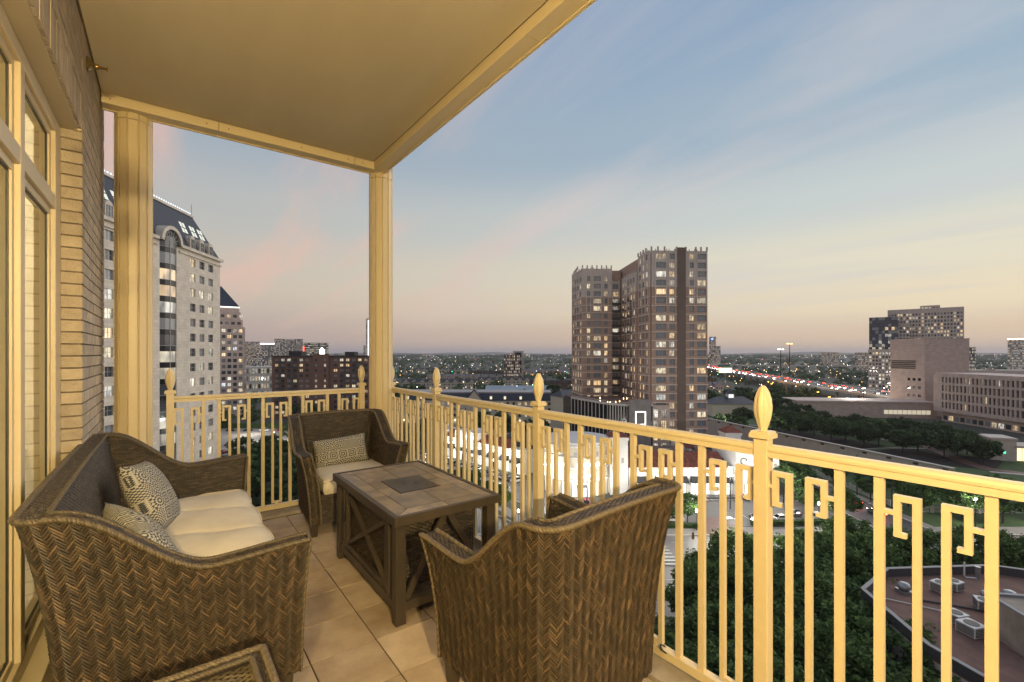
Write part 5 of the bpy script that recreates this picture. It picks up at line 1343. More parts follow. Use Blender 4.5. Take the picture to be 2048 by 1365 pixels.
# round corner building
t = broot('rotunda', 'round cream corner building with stacked cornices and tall glass entrance', 'building', 20, 141.5)
m = MB(); R2 = 10.2
def drum(r, z0, z1, n=48): m.lathe([(r, z0), (r, z1)], n)
drum(R2, 4.4, 14.6); drum(R2-.8, 0, 4.5); m.build('wall', M_stucco2, t, smooth=False)
m = MB()
for z, e in ((14.4, .5), (11.2, .3), (8.0, .3), (4.6, .35)): m.lathe([(R2, z), (R2+e, z+.15), (R2+e, z+.55), (R2, z+.6)], 48)
m.lathe([(R2-1, 14.9), (R2+.2, 15), (R2+.2, 15.8), (R2-.6, 15.8)], 48); m.build('cornices', M_stucco, t)
m = MB(); m.lathe([(R2-.7, 15), (R2-.7, 15.1)], 48); m.build('flat_roof', M_darkroof, t)
for k in range(9):
    a = -pi/2 + (k-4)*.32; x, y = R2*cos(a), R2*sin(a)
    p = MB(); p.xf = Matrix.Translation((x, y, 0)) @ Matrix.Rotation(a+pi/2, 4, 'Z')
    p.box(-.42, .42, -.15, .9, .0, 4.4); p.build('pier', M_stucco2, t)
    if k < 8:
        a2 = a+.16; g_ = MB(); g_.xf = Matrix.Translation(((R2-.75)*cos(a2), (R2-.75)*sin(a2), 0)) @ Matrix.Rotation(a2+pi/2, 4, 'Z'); g_.quad((-1.1, -.1, .1), (1.1, -.1, .1), (1.1, -.1, 4.2), (-1.1, -.1, 4.2)); so = g_.build('shop_window', E_shopw if k % 2 else E_shop, t)
        f_ = MB(); f_.xf = g_.xf
        for x_ in (-1.05, -.35, .35, 1.05): f_.box(x_-.04, x_+.04, -.2, -.12, .1, 4.2)
        f_.build('shop_frame', M_blackm, so)
        w_ = MB(); w_.xf = Matrix.Translation((R2*cos(a2), R2*sin(a2), 0)) @ Matrix.Rotation(a2+pi/2, 4, 'Z'); w_.box(-.55, .55, -.06, .1, 12.0, 13.2); w_.build('vent', M_mull, t)
for k, a in enumerate((-2.15, -1.5, -.95)):
    p = MB(); mm = Matrix.Translation(((R2+.15)*cos(a), (R2+.15)*sin(a), 9.0)) @ Matrix.Rotation(a+pi/2, 4, 'Z'); rg3 = random.Random(k)
    p.xf = mm
    for q in range(6): w = rg3.uniform(.3, .5); x = -2.1+q*.7; p.box(x, x+.14, -.1, 0, 0, .9); p.box(x, x+w, -.1, 0, .76, .9); p.box(x+w-.12, x+w, -.1, 0, .1, .9) if q % 2 else p.box(x, x+w, -.1, 0, 0, .14)
    p.build('backlit_sign', E_sign, t)
m = MB()
for k in range(12): m.box(-1.5, 1.5, -R2-2.6+k*.22, -R2-2.5+k*.22, 3.7, 3.85)
m.box(-1.5, -1.35, -R2-2.6, -R2+.1, 3.4, 3.7); m.box(1.35, 1.5, -R2-2.6, -R2+.1, 3.4, 3.7); m.box(-1.5, -1.35, -R2-2.6, -R2-2.45, 0, 3.4); m.box(1.35, 1.5, -R2-2.6, -R2-2.45, 0, 3.4); m.build('pergola', M_metal, t)
hip_tower(29.0, 134.2, 5.2, 17.0, 'tall white tower with red hip roof between the rotunda and the shops')
# shops facing the car park
t = broot('shop_row', 'white shop row with deep red tile roof facing the parking lot', 'building', 34.5, 134.6)
wm = MB(); W_ = 31; ops = [(1, 6.5), (8, 10), (12, 17), (18.5, 24), (25.5, 30)]
facade(wm, frame_xf(0, 0, 0), W_, 0, 8.3, ops, [(.05, 3.7)], .5); wm.box(0, W_, .6, 26, 0, 8.2); wm.build('wall', M_stucco, t)
for k, (a, b) in enumerate(ops): shopfront(t, (a+b)/2, b-a, 3.65, E_shop if k != 1 else E_shopw, .35); awning(t, (a+b)/2, b-a+.6, 3.75, M_awn)
tile_roof(t, frame_xf(0, 0, 0), -.3, W_-2, -.9, 6, 8.3, 11.4)
m = MB(); m.box(-.2, W_, 6.2, 26, 8.3, 9.2); m.build('flat_roof', M_flatroof, t)
sign_letters(t, 12.5, 6.2, 6, .85); sign_letters(t, 19, 6.2, 1, 1.2); sign_letters(t, 21, 6.2, 6, .85); sign_letters(t, 27, 6.2, 4, .8); sign_letters(t, 2, 6.2, 5, .9)
for k, (x, y) in enumerate(((9, 12), (12, 10), (15, 13), (19, 11), (22, 12), (26, 16), (6, 18), (17, 19))): m = MB(); m.box(x, x+1.9, y, y+1.5, 9.2, 10.7); m.box(x+.2, x+1.7, y-.05, y, 9.5, 10.4); m.build('roof_unit', M_metal, t)
t = broot('end_pavilion', 'tall plain white end pavilion of the shop row', 'building', 65.6, 133.2)
m = MB(); m.box(0, 12.6, 0, 16, 0, 12.3); m.box(-.2, 12.8, -.2, 16.2, 12.3, 12.8); m.build('wall', M_stucco, t); sign_letters(t, 3.2, 7.6, 5, 1.2); shopfront(t, 6, 7, 3.6, E_shop, -.05)
m = MB(); m.tube([(2.2+.9*cos(a*pi/8), -.1, 10.2+.9*sin(a*pi/8)) for a in range(13)], .12, 5); m.build('arc_sign', M_mulld, t)
m = MB()
for z in (8.8, 7.6): m.box(11.2, 11.9, -.08, .02, z, z+.7)
m.build('wall_vents', M_mull, t)
hip_tower(70.5, 150, 5.0, 15.6, 'white tower with red hip roof rising behind the end pavilion')
t = broot('rear_shops', 'flat roofed white shop building with red tiles behind the end pavilion', 'building', 58, 152)
m = MB(); m.box(0, 20, 0, 14, 0, 10); m.build('wall', M_stucco, t); tile_roof(t, frame_xf(0, 0, 0), -.2, 12, -.6, 4, 10, 12); m = MB(); m.box(12, 20, 0, 14, 10, 10.4); m.build('flat_roof', M_paleroof, t)

# ---------------------------------------------------------------- french style hotel and townhouses
t = broot('hotel', 'long cream hotel with dark mansard roof, lit dormers and pale flat top', 'building', -66, 262, 1, -.04)
wm = MB(); W_ = 90; rows = rows_of(1, 4, 3.4, .9, 1.7); cols = even(1, 89, 26, 1.3)
facade(wm, frame_xf(0, 0, 0), W_, 0, 14.6, cols, rows, .4); wm.box(0, W_, .42, 22, 0, 14.5); wm.build('wall', M_stucco2, t)
m = MB(); join_windows(m, frame_xf(0, 0, 0), cols, rows, .4); o = m.build('windows', M_aptglass_i, t); o['kind'] = 'stuff'
m = MB(); m.add([(-.4, -.3, 14.6), (W_+.4, -.3, 14.6), (W_+.4, 22.3, 14.6), (-.4, 22.3, 14.6), (1.5, 2.2, 18.6), (W_-1.5, 2.2, 18.6), (W_-1.5, 20, 18.6), (1.5, 20, 18.6)], [(0, 1, 5, 4), (1, 2, 6, 5), (2, 3, 7, 6), (3, 0, 4, 7)]); m.build('roof', M_slate_roof, t)
m = MB(); m.box(1.5, W_-1.5, 2.2, 20, 18.5, 19.3); m.build('flat_top', M_paleroof, t)
for x in (6, 14, 22, 31, 54, 62, 71, 80): m = MB(); m.box(x-.8, x+.8, .2, 2.2, 15.2, 17.2); d = m.build('dormer', M_stucco, t); m = MB(); m.quad((x-.55, .15, 15.4), (x+.55, .15, 15.4), (x+.55, .15, 16.9), (x-.55, .15, 16.9)); m.build('window', emit('dormer_glow', (1, .8, .55), 1.1) if x == 6 else bpy.data.materials['dormer_glow'], d)
m = MB(); m.prism_y([(40, 0), (49, 0), (49, 15), (44.5, 20.5), (40, 15)], -1.5, 3); m.build('gable', M_stucco2, t)
m = MB(); m.prism_y([(39.4, 15), (44.5, 21.4), (49.6, 15), (49, 15), (44.5, 20.6), (40, 15)], -1.8, 4); m.build('gable_roof', M_slate_roof, t)
for k in range(12): m = MB(); m.lathe([(.2, 3.2), (.25, 3.6)], 6, (4+k*7.4, -.5)); m.build('wall_lamp', E_warm, t)
t = broot('hotel_wing', 'cream hotel wing end with steep dark roof next to the tower podium', 'building', 27, 244, 1, .5)
wm = MB(); rows = rows_of(1, 5, 3.3, .9, 1.7); cols = even(.5, 17.5, 6, 1.2); facade(wm, frame_xf(0, 0, 0), 18, 0, 18, cols, rows, .4); wm.box(0, 18, .42, 12, 0, 18); wm.build('wall', M_stucco2, t)
m = MB(); join_windows(m, frame_xf(0, 0, 0), cols, rows, .4); o = m.build('windows', M_aptglass_i, t); o['kind'] = 'stuff'
m = MB(); m.add([(-.4, -.4, 18), (18.4, -.4, 18), (18.4, 12.4, 18), (-.4, 12.4, 18), (2.5, 6, 21.5), (15.5, 6, 21.5)], [(0, 1, 5, 4), (1, 2, 5), (2, 3, 4, 5), (3, 0, 4)]); m.build('roof', M_slate_roof, t)
# townhouses
hw_, hd_, hh_ = 9.0, 10.0, 8.2
def house_meshes(m_wall, m_roof):
    w = MB(); w.box(0, hw_, 0, hd_, 0, hh_); w.prism_y([(1, hh_), (hw_-1, hh_), (hw_/2, hh_+3.2)], -.02, 3)
    r = MB(); r.prism_x([(-.4, hh_-.1), (hd_+.4, hh_-.1), (hd_/2, hh_+3.4)], -.2, hw_+.2); r.prism_y([(.4, hh_-.2), (hw_/2, hh_+3.6), (hw_-.4, hh_-.2), (hw_/2, hh_+3.2)], -.5, 4)
    g_ = MB()
    for z in (1.0, 4.6):
        for x in (1.2, 3.9, 6.4): g_.quad((x, -.06, z), (x+1.4, -.06, z), (x+1.4, -.06, z+1.9), (x, -.06, z+1.9))
    return w.mesh('wall', m_wall), r.mesh('roof', m_roof), g_.mesh('windows', M_aptglass_i)
HM = [house_meshes(M_stucco2, M_slate_roof), house_meshes(M_brick_dk, M_darkroof), house_meshes(M_pinkstone, M_faroff)]
rg = random.Random(21)
HL = ['cream gabled townhouse in a terrace beyond the hotel', 'dark red brick townhouse in a terrace beyond the hotel', 'rosy stone townhouse with a pale roof beyond the hotel']
def house(k, l, f, df):
    x, y = cf(l, f); t = thing('townhouse', HL[k], 'house', (x, y, GROUND), ang(1, df), ['cream townhouses', 'brick townhouses', 'rosy townhouses'][k])
    for nm, me in zip(('wall', 'roof', 'windows'), HM[k]): link(nm, me, t)
for i in range(9): house(0, -126+i*9.4, 520, .02)
for i in range(9): house(0, -42+i*9.4, 560, .02)
for i in range(9): house(1, 20+i*9.4, 500, .03)
for i in range(10): house(2, -120+i*11, 640, .0)
for i in range(8): house(1, -70+i*10, 770, .0)
for i in range(8): house(2, 20+i*11, 840, .0)
for i in range(10): house(0, -190+i*12, 900, .0)
for i in range(6): house(2, 155+i*11, 470, .1)
for i in range(6): house(1, 190+i*10, 560, .1)
for i in range(8): house(0, 250+i*14, 1150, .0)
t = broot('warehouse', 'low warehouse with a pale blue metal roof among dark trees', 'warehouse', -25, 430); m = MB(); m.box(0, 62, 0, 30, 0, 7); m.build('wall', M_conc, t); m = MB(); m.prism_x([(-.5, 7), (30.5, 7), (15, 10)], -.5, 62.5); m.build('roof', mat('pale_metal_roof', (.26, .32, .36), .5, (.22, .27, .31), .1), t)
t = broot('cupola_house', 'dark roofed clubhouse with a small lit white cupola', 'building', 132, 300); m = MB(); m.box(0, 30, 0, 14, 0, 8); m.build('wall', M_stucco2, t)
m = MB(); m.add([(-.6, -.6, 8), (30.6, -.6, 8), (30.6, 14.6, 8), (-.6, 14.6, 8), (6, 7, 12.5), (24, 7, 12.5)], [(0, 1, 5, 4), (1, 2, 5), (2, 3, 4, 5), (3, 0, 4)]); m.build('roof', M_slate_roof, t)
m = MB(); m.box(13, 17, 5, 9, 11, 14.5); c = m.build('cupola', M_stucco, t); m = MB()
for x in (13.3, 14.4, 15.5): m.quad((x, 4.95, 11.9), (x+.8, 4.95, 11.9), (x+.8, 4.95, 14), (x, 4.95, 14))
m.build('window', E_shop, c); m = MB(); m.add([(12.6, 4.6, 14.5), (17.4, 4.6, 14.5), (17.4, 9.4, 14.5), (12.6, 9.4, 14.5), (15, 7, 17.5)], [(0, 1, 4), (1, 2, 4), (2, 3, 4), (3, 0, 4)]); m.build('cupola_roof', M_slate_roof, c)

# ---------------------------------------------------------------- pink stone hall on the park
t = broot('stone_hall', 'massive windowless pink stone hall with louvres and a few square windows', 'building', 272, 300, 1, 0)
wm = MB(); H = 51; xf2 = frame_xf(-7.4, 18.5, atan2(-18.5, 7.4)); L2 = hypot(7.4, 18.5)
cols = [(10.2, 11.9), (13.2, 14.9), (16.2, 17.9)]; rows = [(7, 8.8), (12.4, 14.2), (17.8, 19.6), (23.2, 25)]
facade(wm, xf2, L2, 0, H, cols, rows, .5); wm.box(0, 29.5, .01, 24, 0, H); wm.prism([(-6.8, 18.7), (.3, .9), (8, 4), (4, 26)], 0, H-.1); wm.build('wall', M_pinkstone, t)
put_windows(t, xf2, cols, rows, M_dimglass, M_mulld, 1, 1, .5)
m = MB(); m.xf = xf2
for k in range(5): m.box(.8, L2-5, -.25, .05, 31.2+k*1.2, 31.9+k*1.2)
m.build('louvres', M_mulld, t)
m = MB(); m.box(-.2, 29.7, -.15, 24.2, H, H+.5); m.build('parapet', M_pinkstone, t)
t = broot('court_building', 'long pink stone office wing with rows of narrow tall windows', 'building', 263, 284, -.02, -1)
wm = MB(); rows = [(8.2, 12.0), (13.4, 17.2), (18.6, 22.4), (23.8, 27.2)]; cols = even(5, 61, 24, 1.25); W_ = 62; xf = frame_xf(0, 0, 0)
facade(wm, xf, W_, 6, 28.6, cols, rows, .9); wm.box(0, W_, .92, 30, 6.1, 28.5); wm.box(3, W_, 2.5, 28, 0, 6.1); wm.build('wall', M_pinkstone, t)
put_windows(t, xf, cols, rows, M_dimglass, M_mulld, 1, 2, .9)
m = MB(); m.box(1, W_, .5, 29, 28.6, 29.6); m.build('parapet', M_pinkstone, t)
m = MB()
for k in range(16): m.quad((4+k*3.6, 2.4, 1.0), (6.6+k*3.6, 2.4, 1.0), (6.6+k*3.6, 2.4, 3.6), (4+k*3.6, 2.4, 3.6))
m.build('arcade_glass', M_aptglass_i, t)
t = broot('low_wing', 'low pink stone wing with long flat roof and lit strip windows', 'building', 188, 300, .99, -.14)
m = MB(); m.box(0, 82, 0, 22, 0, 9.5); m.build('wall', M_pinkstone, t); m = MB(); m.box(-.4, 82, -.4, 22.4, 9.5, 10.6); m.build('flat_roof', M_pinkstone, t)
m = MB()
for k in range(14, 24): m.quad((14+k*2.7, -.08, 2.6), (16.4+k*2.7, -.08, 2.6), (16.4+k*2.7, -.08, 5.2), (14+k*2.7, -.08, 5.2))
m.build('strip_windows', emit('strip_glow', (1, .87, .62), .5), t)
t = broot('garage', 'long pale concrete building with lit stair towers behind the court wing', 'building', 380, 420, 1, -.1)
m = MB(); m.box(0, 130, 0, 20, 0, 26); m.box(20, 26, -2, 0, 0, 27.5); m.box(52, 58, -2, 0, 0, 27.5); m.build('wall', M_precast, t); m = MB()
for x in (21.2, 23.8, 53.2, 55.8):
    for z in range(5): m.box(x, x+.7, -2.2, -2, 4+z*4.3, 4.9+z*4.3)
m.build('stair_lights', E_white, t)
t = broot('pavilion', 'low stone park pavilion with a lit glass front and service door', 'building', 187, 178, .93, -.36)
m = MB(); m.box(0, 7.8, 0, 9, 0, 8.2); m.box(7.8, 30, 1.5, 9, 0, 5.4); m.box(7.5, 30.5, -.6, 9.2, 5.4, 6.2); m.box(-.3, 8.1, -.3, 9.3, 8.2, 8.9); m.build('wall', M_precast, t)
m = MB(); m.quad((8.4, 1.4, .2), (29.5, 1.4, .2), (29.5, 1.4, 5), (8.4, 1.4, 5)); g_ = m.build('glass_front', emit('pavilion_glow', (1, .78, .42), 1.7), t)
m = MB()
for k in range(14): m.box(8.4+k*1.55, 8.5+k*1.55, 1.2, 1.35, .2, 5)
m.build('glazing_bars', M_mulld, g_); m = MB(); m.box(2.2, 3.8, -.06, .02, 0, 3); m.box(4.6, 6.2, -.06, .02, 0, 3); m.build('door', M_concw, t); m = MB(); m.box(3.9, 4.5, -.12, -.02, 3.1, 3.5); m.build('exit_light', E_green, t)
# long retaining wall, panel by panel
t = broot('retaining_wall', 'long pale concrete retaining wall of tall panels along the park', 'wall', 101, 238, .266, -.964)
pm = MB(); pm.box(.03, 3.97, 0, .5, 0, 7.8); pme = pm.mesh('wall_panel', M_concw)
pm = MB(); pm.box(1.4, 2.9, -.08, .0, 6.7, 7.4); gme = pm.mesh('recess', M_mulld)
for k in range(27):
    link('wall_panel', pme, t, (k*4, .004*k*k*.0+.3*sin(k*.12), 0))
    if k % 2 == 0: link('recess', gme, t, (k*4, .3*sin(k*.12)-.01, 0))
m = MB(); m.box(-.1, 108.1, -.35, .85, 7.81, 8.05); m.build('coping', M_concw, t)
# white fence on the verge
t = broot('white_fence', 'white metal fence with square piers along the grass verge', 'fence', 104.5, 160, -.03, -1)
pm = MB(); pm.box(-.25, .25, -.25, .25, 0, 1.9); pme = pm.mesh('pier', M_concw); pm = MB()
for k in range(17): pm.box(.3+k*.18, .33+k*.18, -.02, .02, .2, 1.6)
pm.box(.26, 3.74, -.03, .03, 1.5, 1.58); pm.box(.26, 3.74, -.03, .03, .2, .28); fme = pm.mesh('fence_panel', M_white_m)
for k in range(10): link('pier', pme, t, (k*4, 0, 0)); link('fence_panel', fme, t, (k*4, 0, 0))
t = broot('white_fence', 'white metal fence with square piers facing the wide road', 'fence', 106, 119.3, 1, -.03)
for k in range(14): link('pier', pme, t, (k*4, 0, 0)); link('fence_panel', fme, t, (k*4, 0, 0))

# ---------------------------------------------------------------- freeway
path = [(284, 300), (288, 347), (299, 420), (313, 494), (350, 650), (437, 1004), (580, 1500)]
def along(d):
    for (a, b), (c, e) in zip(path, path[1:]):
        L_ = hypot(c-a, e-b)
        if d <= L_: q = d/L_; return (a+(c-a)*q, b+(e-b)*q, (c-a)/L_, (e-b)/L_)
        d -= L_
    return (*path[-1], 0.27, .96)
t = thing('freeway_bridge', 'long elevated concrete freeway with parapets on round piers', 'bridge', (0, 0, 0))
dk, pp = MB(), MB(); pts = [along(d) for d in range(0, 1240, 20)]; W2 = 17; zd = GROUND+10
for (l0, f0, dl, df), (l1, f1, dl1, df1) in zip(pts, pts[1:]):
    A_, B_ = [], []
    a = [cf(l0-df*W2, f0+dl*W2), cf(l0+df*W2, f0-dl*W2), cf(l1+df1*W2, f1-dl1*W2), cf(l1-df1*W2, f1+dl1*W2)]
    if True:
        dk.add([(*q, zd-1.5) for q in a] + [(*q, zd) for q in a], [(0, 1, 2, 3), (7, 6, 5, 4), (0, 4, 5, 1), (2, 6, 7, 3), (1, 5, 6, 2), (3, 7, 4, 0)])
    for sgn in (-1, 0, 1):
        p = cf(l0-df*(W2-.3)*sgn, f0+dl*(W2-.3)*sgn); q = cf(l1-df1*(W2-.3)*sgn, f1+dl1*(W2-.3)*sgn); pp.bar((*p, zd+.55), (*q, zd+.55), .35, 1.1)
dk.build('deck', M_conc, t); pp.build('parapet', M_concw, t)
m = MB(); m.lathe([(1.1, 0), (1.1, 8.6)], 12); pier_me = m.mesh('pier', M_conc)
for d in range(30, 1200, 36):
    l, f, dl, df = along(d)
    for s_ in (-9, 9): x, y = cf(l-df*s_, f+dl*s_); link('pier', pier_me, t, (x, y, GROUND))
t = thing('overpass', 'high thin overpass crossing beyond the freeway', 'bridge'); m = MB(); a, b = cf(380, 960), cf(700, 900); m.bar((*a, GROUND+17), (*b, GROUND+15), 11, 1.8); m.build('deck', M_concw, t)
for k in range(9):
    m = MB(); x, y = a[0]+(b[0]-a[0])*k/8, a[1]+(b[1]-a[1])*k/8; m.lathe([(1, GROUND), (1, GROUND+15)], 8, (x, y)); m.build('pier', M_conc, t)

# ---------------------------------------------------------------- cars
M_cars = {n: mat('car_paint_'+n, c, .28, tuple(v*.92 for v in c), 2, spec=.6) for n, c in dict(white=(.72, .72, .70), black=(.014, .014, .016), silver=(.36, .37, .38), grey=(.10, .105, .11), red=(.25, .02, .02), blue=(.03, .05, .12)).items()}
M_cglass = mat('car_glass', (.010, .012, .014), .06, spec=.9); M_tyre = mat('tyre', (.012, .012, .012), .8); M_lens = mat('car_lens', (.55, .55, .52), .15); M_tail = mat('tail_lens', (.22, .01, .01), .2)
def car_meshes(suv):
    L_, W, H = (4.7, 1.85, 1.72) if suv else (4.6, 1.8, 1.43); b = MB(); hb = .95 if suv else .86
    def sec(xs): return xs
    prof = [(-L_/2, .42), (-L_/2+.05, .75), (-L_/2+.12, hb-.05), (-L_/2+.95, hb+.02), (L_/2-(.5 if suv else 1.05), hb+.05), (L_/2-.06, hb-.02), (L_/2, .6), (L_/2-.05, .3), (-L_/2+.1, .26)]
    n = len(prof)
    for s_, w in ((1, 1),): pass
    P = []
    for y, k in ((-W/2, .94), (-W/2+.12, 1), (W/2-.12, 1), (W/2, .94)): P += [(x*(.985 if k < 1 else 1), y, z*k+(0 if k == 1 else .03)) for x, z in prof]
    F = [(j*n+i, j*n+(i+1) % n, (j+1)*n+(i+1) % n, (j+1)*n+i) for j in range(3) for i in range(n)] + [tuple(range(n-1, -1, -1)), tuple(3*n+i for i in range(n))]
    b.add(P, F)
    x0, x1, x2, x3 = (-1.25, -.55, L_/2-.75, L_/2-.2) if suv else (-1.35, -.45, .95, 1.75)
    g_ = MB(); w0, w1 = W/2-.08, W/2-.28
    g_.add([(x0, -w0, hb), (x3, -w0, hb), (x3, w0, hb), (x0, w0, hb), (x1, -w1, H-.05), (x2, -w1, H-.05), (x2, w1, H-.05), (x1, w1, H-.05)], [(0, 1, 5, 4), (1, 2, 6, 5), (2, 3, 7, 6), (3, 0, 4, 7)])
    r_ = MB(); r_.add([(x1-.06, -w1-.02, H-.06), (x2+.06, -w1-.02, H-.06), (x2+.06, w1+.02, H-.06), (x1-.06, w1+.02, H-.06), (x1+.1, -w1+.12, H), (x2-.1, -w1+.12, H), (x2-.1, w1-.12, H), (x1+.1, w1-.12, H)], [(0, 1, 5, 4), (1, 2, 6, 5), (2, 3, 7, 6), (3, 0, 4, 7), (4, 5, 6, 7)])
    for xa, xb in ((x0, x1), (x3, x2)):
        for s_ in (-1, 1): r_.bar((xa, s_*w0, hb), (xb, s_*w1, H-.05), .09, .06, (0, 1, 0))
    w_ = MB(); w_.xf = Matrix.Rotation(pi/2, 4, 'X'); w_.lathe([(.2, -.11), (.33, -.11), (.34, 0), (.33, .11), (.2, .11)], 14)
    return b, g_.mesh('glass', M_cglass), r_, w_.mesh('wheel', M_tyre), L_, W
CARB = [car_meshes(False), car_meshes(True)]; CM = {}
lb = MB(); lb.box(-.05, .05, -.22, .22, -.1, .1); LT = {k: lb.mesh(k, v) for k, v in dict(headlight=M_lens, taillight=M_tail).items()}; LT['lit_headlight'] = lb.mesh('headlight', emit('car_headlamp_on', (1, .93, .8), 45)); LT['lit_taillight'] = lb.mesh('taillight', emit('car_taillamp_on', (1, .06, .02), 32))
def car(l, f, dl, df, col, suv, label, group, lit=False, z=.1):
    b, g_, r_, w_, L_, W = CARB[suv]
    if (col, suv) not in CM: CM[(col, suv)] = (b.mesh('body', M_cars[col]), r_.mesh('roof', M_cars[col]))
    x, y = cf(l, f); t = thing('car', label, 'car', (x, y, GROUND+z), ang(-dl, -df), group)
    link('body', CM[(col, suv)][0], t); link('roof', CM[(col, suv)][1], t); link('glass', g_, t)
    for sx in (-1.42, 1.38):
        for sy in (-1, 1): link('wheel', w_, t, (sx, sy*(W/2-.12), .34))
    for sy in (-1, 1): link('headlight', LT['lit_headlight' if lit else 'headlight'], t, (-L_/2+.04, sy*.62, .68)); link('taillight', LT['lit_taillight' if lit else 'taillight'], t, (L_/2-.03, sy*.66, .76))
    return t
CARL = lambda col, suv, where: f'{col} {"SUV" if suv else "sedan"} {where}'
cols_ = ['white', 'black', 'silver', 'grey', 'white', 'black', 'blue', 'grey', 'red']
rg = random.Random(5)
def park(spots, where, dl, df, g):
    for i, (l, f) in enumerate(spots):
        c, s_ = rg.choice(cols_), rg.randrange(2); d = rg.choice((1, -1)); car(l, f, dl*d+rg.uniform(-.02, .02), df*d, c, s_, CARL(c, s_, where), f'{c} {"SUVs" if s_ else "sedans"} {g}')
for l, f, c, s_, w in ((54.3, 130, 'white', 0, 'parked beside the hatched bay before the shop row'), (67.2, 130.6, 'white', 0, 'parked nose in below the end pavilion'), (70, 130.6, 'black', 0, 'parked next to the white car below the end pavilion'), (81.3, 126, 'black', 1, 'parked by the trees beyond the end pavilion'), (72.8, 118, 'grey', 1, 'standing in the lot behind the white car by the hedge')):
    car(l, f, 0, 1, c, s_, CARL(c, s_, w), None)
car(67.5, 113.8, 1, .1, 'white', 0, 'white sedan parked along the bright clipped hedge', None); car(62.2, 114.3, 1, .05, 'black', 0, 'black sedan parked along the bright clipped hedge', None); car(40.5, 113.2, 1, 0, 'white', 0, 'white sedan parked behind the lamp post and small tree', None)
car(77, 114.8, 1, .1, 'white', 1, 'white SUV parked at the end of the bright clipped hedge', None)
park([(1.5-2.05*k, 147.5+2.0*k) for k in range(20)], 'parked in the close row along the white arcade', .7, .7, 'along the arcade')
park([(-5.5-2.05*k, 142+2.0*k) for k in range(16)], 'parked in the outer row facing the white arcade', .7, .7, 'in the outer arcade row')
park([(13+2.5*k, 124.5+.3*k) for k in range(4)], 'parked on the paved court by the rotunda', .1, 1, 'by the rotunda')
park([(-128+4.2*k, 206) for k in range(8)], 'parked in the middle row of the open car park', .1, 1, 'in the open car park'); park([(-120+3.2*k, 190+.8*k) for k in range(9)], 'parked behind the low hedge of the open car park', .2, 1, 'behind the low hedge'); park([(-150+9*k, 243) for k in range(4)], 'parked before the tall hedge of the open car park', 1, 0, 'before the tall hedge')
for i in range(168):
    l, f, dl, df = along(20 + (i//6)*34 + rg.uniform(-18, 18)); lane = (i % 6)*5.2-13; away = lane > 0
    c = rg.choice(cols_); s_ = rg.randrange(2); d = 1 if away else -1
    car(l+df*lane, f-dl*lane, dl*d, df*d, c, s_, CARL(c, s_, 'driving away on the freeway with tail lights on' if away else 'coming along the freeway with headlights on'), f'{c} {"SUVs" if s_ else "sedans"} {"leaving" if away else "coming"} on the freeway', True, 10.05)
for i in range(10): car(-96-7.5*i, 254+10.6*i, -.58, .81, 'black' if i % 2 else 'red', 0, CARL('black' if i % 2 else 'red', 0, 'queuing with lights on in the curving street by the signals'), 'black sedans in the street' if i % 2 else 'red sedans in the street', True)
for l, f, c in ((94.5, 118, 'grey'), (93, 138, 'black'), (95.2, 127, 'red')): car(l, f, 0, 1, c, 0, CARL(c, 0, 'driving up the side street past the verge'), None, True)

# ---------------------------------------------------------------- lamps, signals, poles
m = MB(); m.lathe([(.12, 0), (.12, .5), (.06, .6), (.05, 4.2)], 8); post_me = m.mesh('lamp_pole', M_blackm); m = MB(); m.lathe([(.1, 4.2), (.24, 4.4), (.26, 4.65), (.14, 4.9), (.02, 4.98)], 10); globe_me = m.mesh('globe', E_white)
def add_light(par, loc, p, col, size=.3):
    d = bpy.data.lights.new('lamp_light', 'POINT'); d.energy = p; d.color = col; d.shadow_soft_size = size; o = link('lamp_light', d, par, loc); return o
def street_lamp(l, f, p, label, group=None):
    x, y = cf(l, f); t = thing('street_lamp', label, 'street lamp', (x, y, GROUND), 0, group); link('lamp_pole', post_me, t); link('globe', globe_me, t)
    add_light(t, (0, 0, 5.35), p, (1, .95, .82)); return t
street_lamp(43.6, 107.6, 1500, 'white globe lamp post beside the brick driveway'); street_lamp(1.5, 107.5, 1200, 'white globe lamp post where the curving street meets the wide road')
street_lamp(47.0, 84.6, 1500, 'white globe lamp post lighting the bright tree top by the median')
street_lamp(76, 112.8, 1400, 'white globe lamp post behind the bright clipped hedge')
for l, f in ((-112, 214), (-134, 232), (-104, 198)): street_lamp(l, f, 5000, 'white globe lamp post in the open car park', 'lamps of the open car park')
m = MB(); m.lathe([(.16, 0), (.08, 9)], 8); m.bar((-.9, 0, 9), (.9, 0, 9), .1, .1); tall_me = m.mesh('lamp_pole', M_blackm); m = MB(); m.box(-1.3, -.6, -.25, .25, 8.9, 9.05); m.box(.6, 1.3, -.25, .25, 8.9, 9.05); head_me = m.mesh('lamp_head', E_white)
def lot_lamp(l, f, p, label, group=None, s=1, col=(1, .96, .86), hm=None):
    x, y = cf(l, f); t = thing('area_lamp', label, 'area light', (x, y, GROUND), 0, group); t.scale = (s,)*3; link('lamp_pole', tall_me, t); link('lamp_head', hm or head_me, t); add_light(t, (0, 0, 8.6), p, col, .5); return t
for l, f in ((40, 122.5), (58.5, 122), (74, 124)): lot_lamp(l, f, 5600, 'twin headed lamp post added in the parking lot to flood the shop row', 'lamps before the shop row')  # these lot posts are added to flood the white facades with light
for l, f in ((9, 134), (-2, 146), (-12, 157), (-22, 167), (-32, 177)): lot_lamp(l, f, 5200, 'twin headed lamp post added in the parking rows to flood the arcade', 'lamps along the arcade')
lot_lamp(44.5, 82.5, 4200, 'tall lamp post glowing behind the yellow green tree crown by the median', None, 1.35)
lot_lamp(20, 121.5, 5600, 'twin headed lamp post added on the paved court to flood the rotunda')
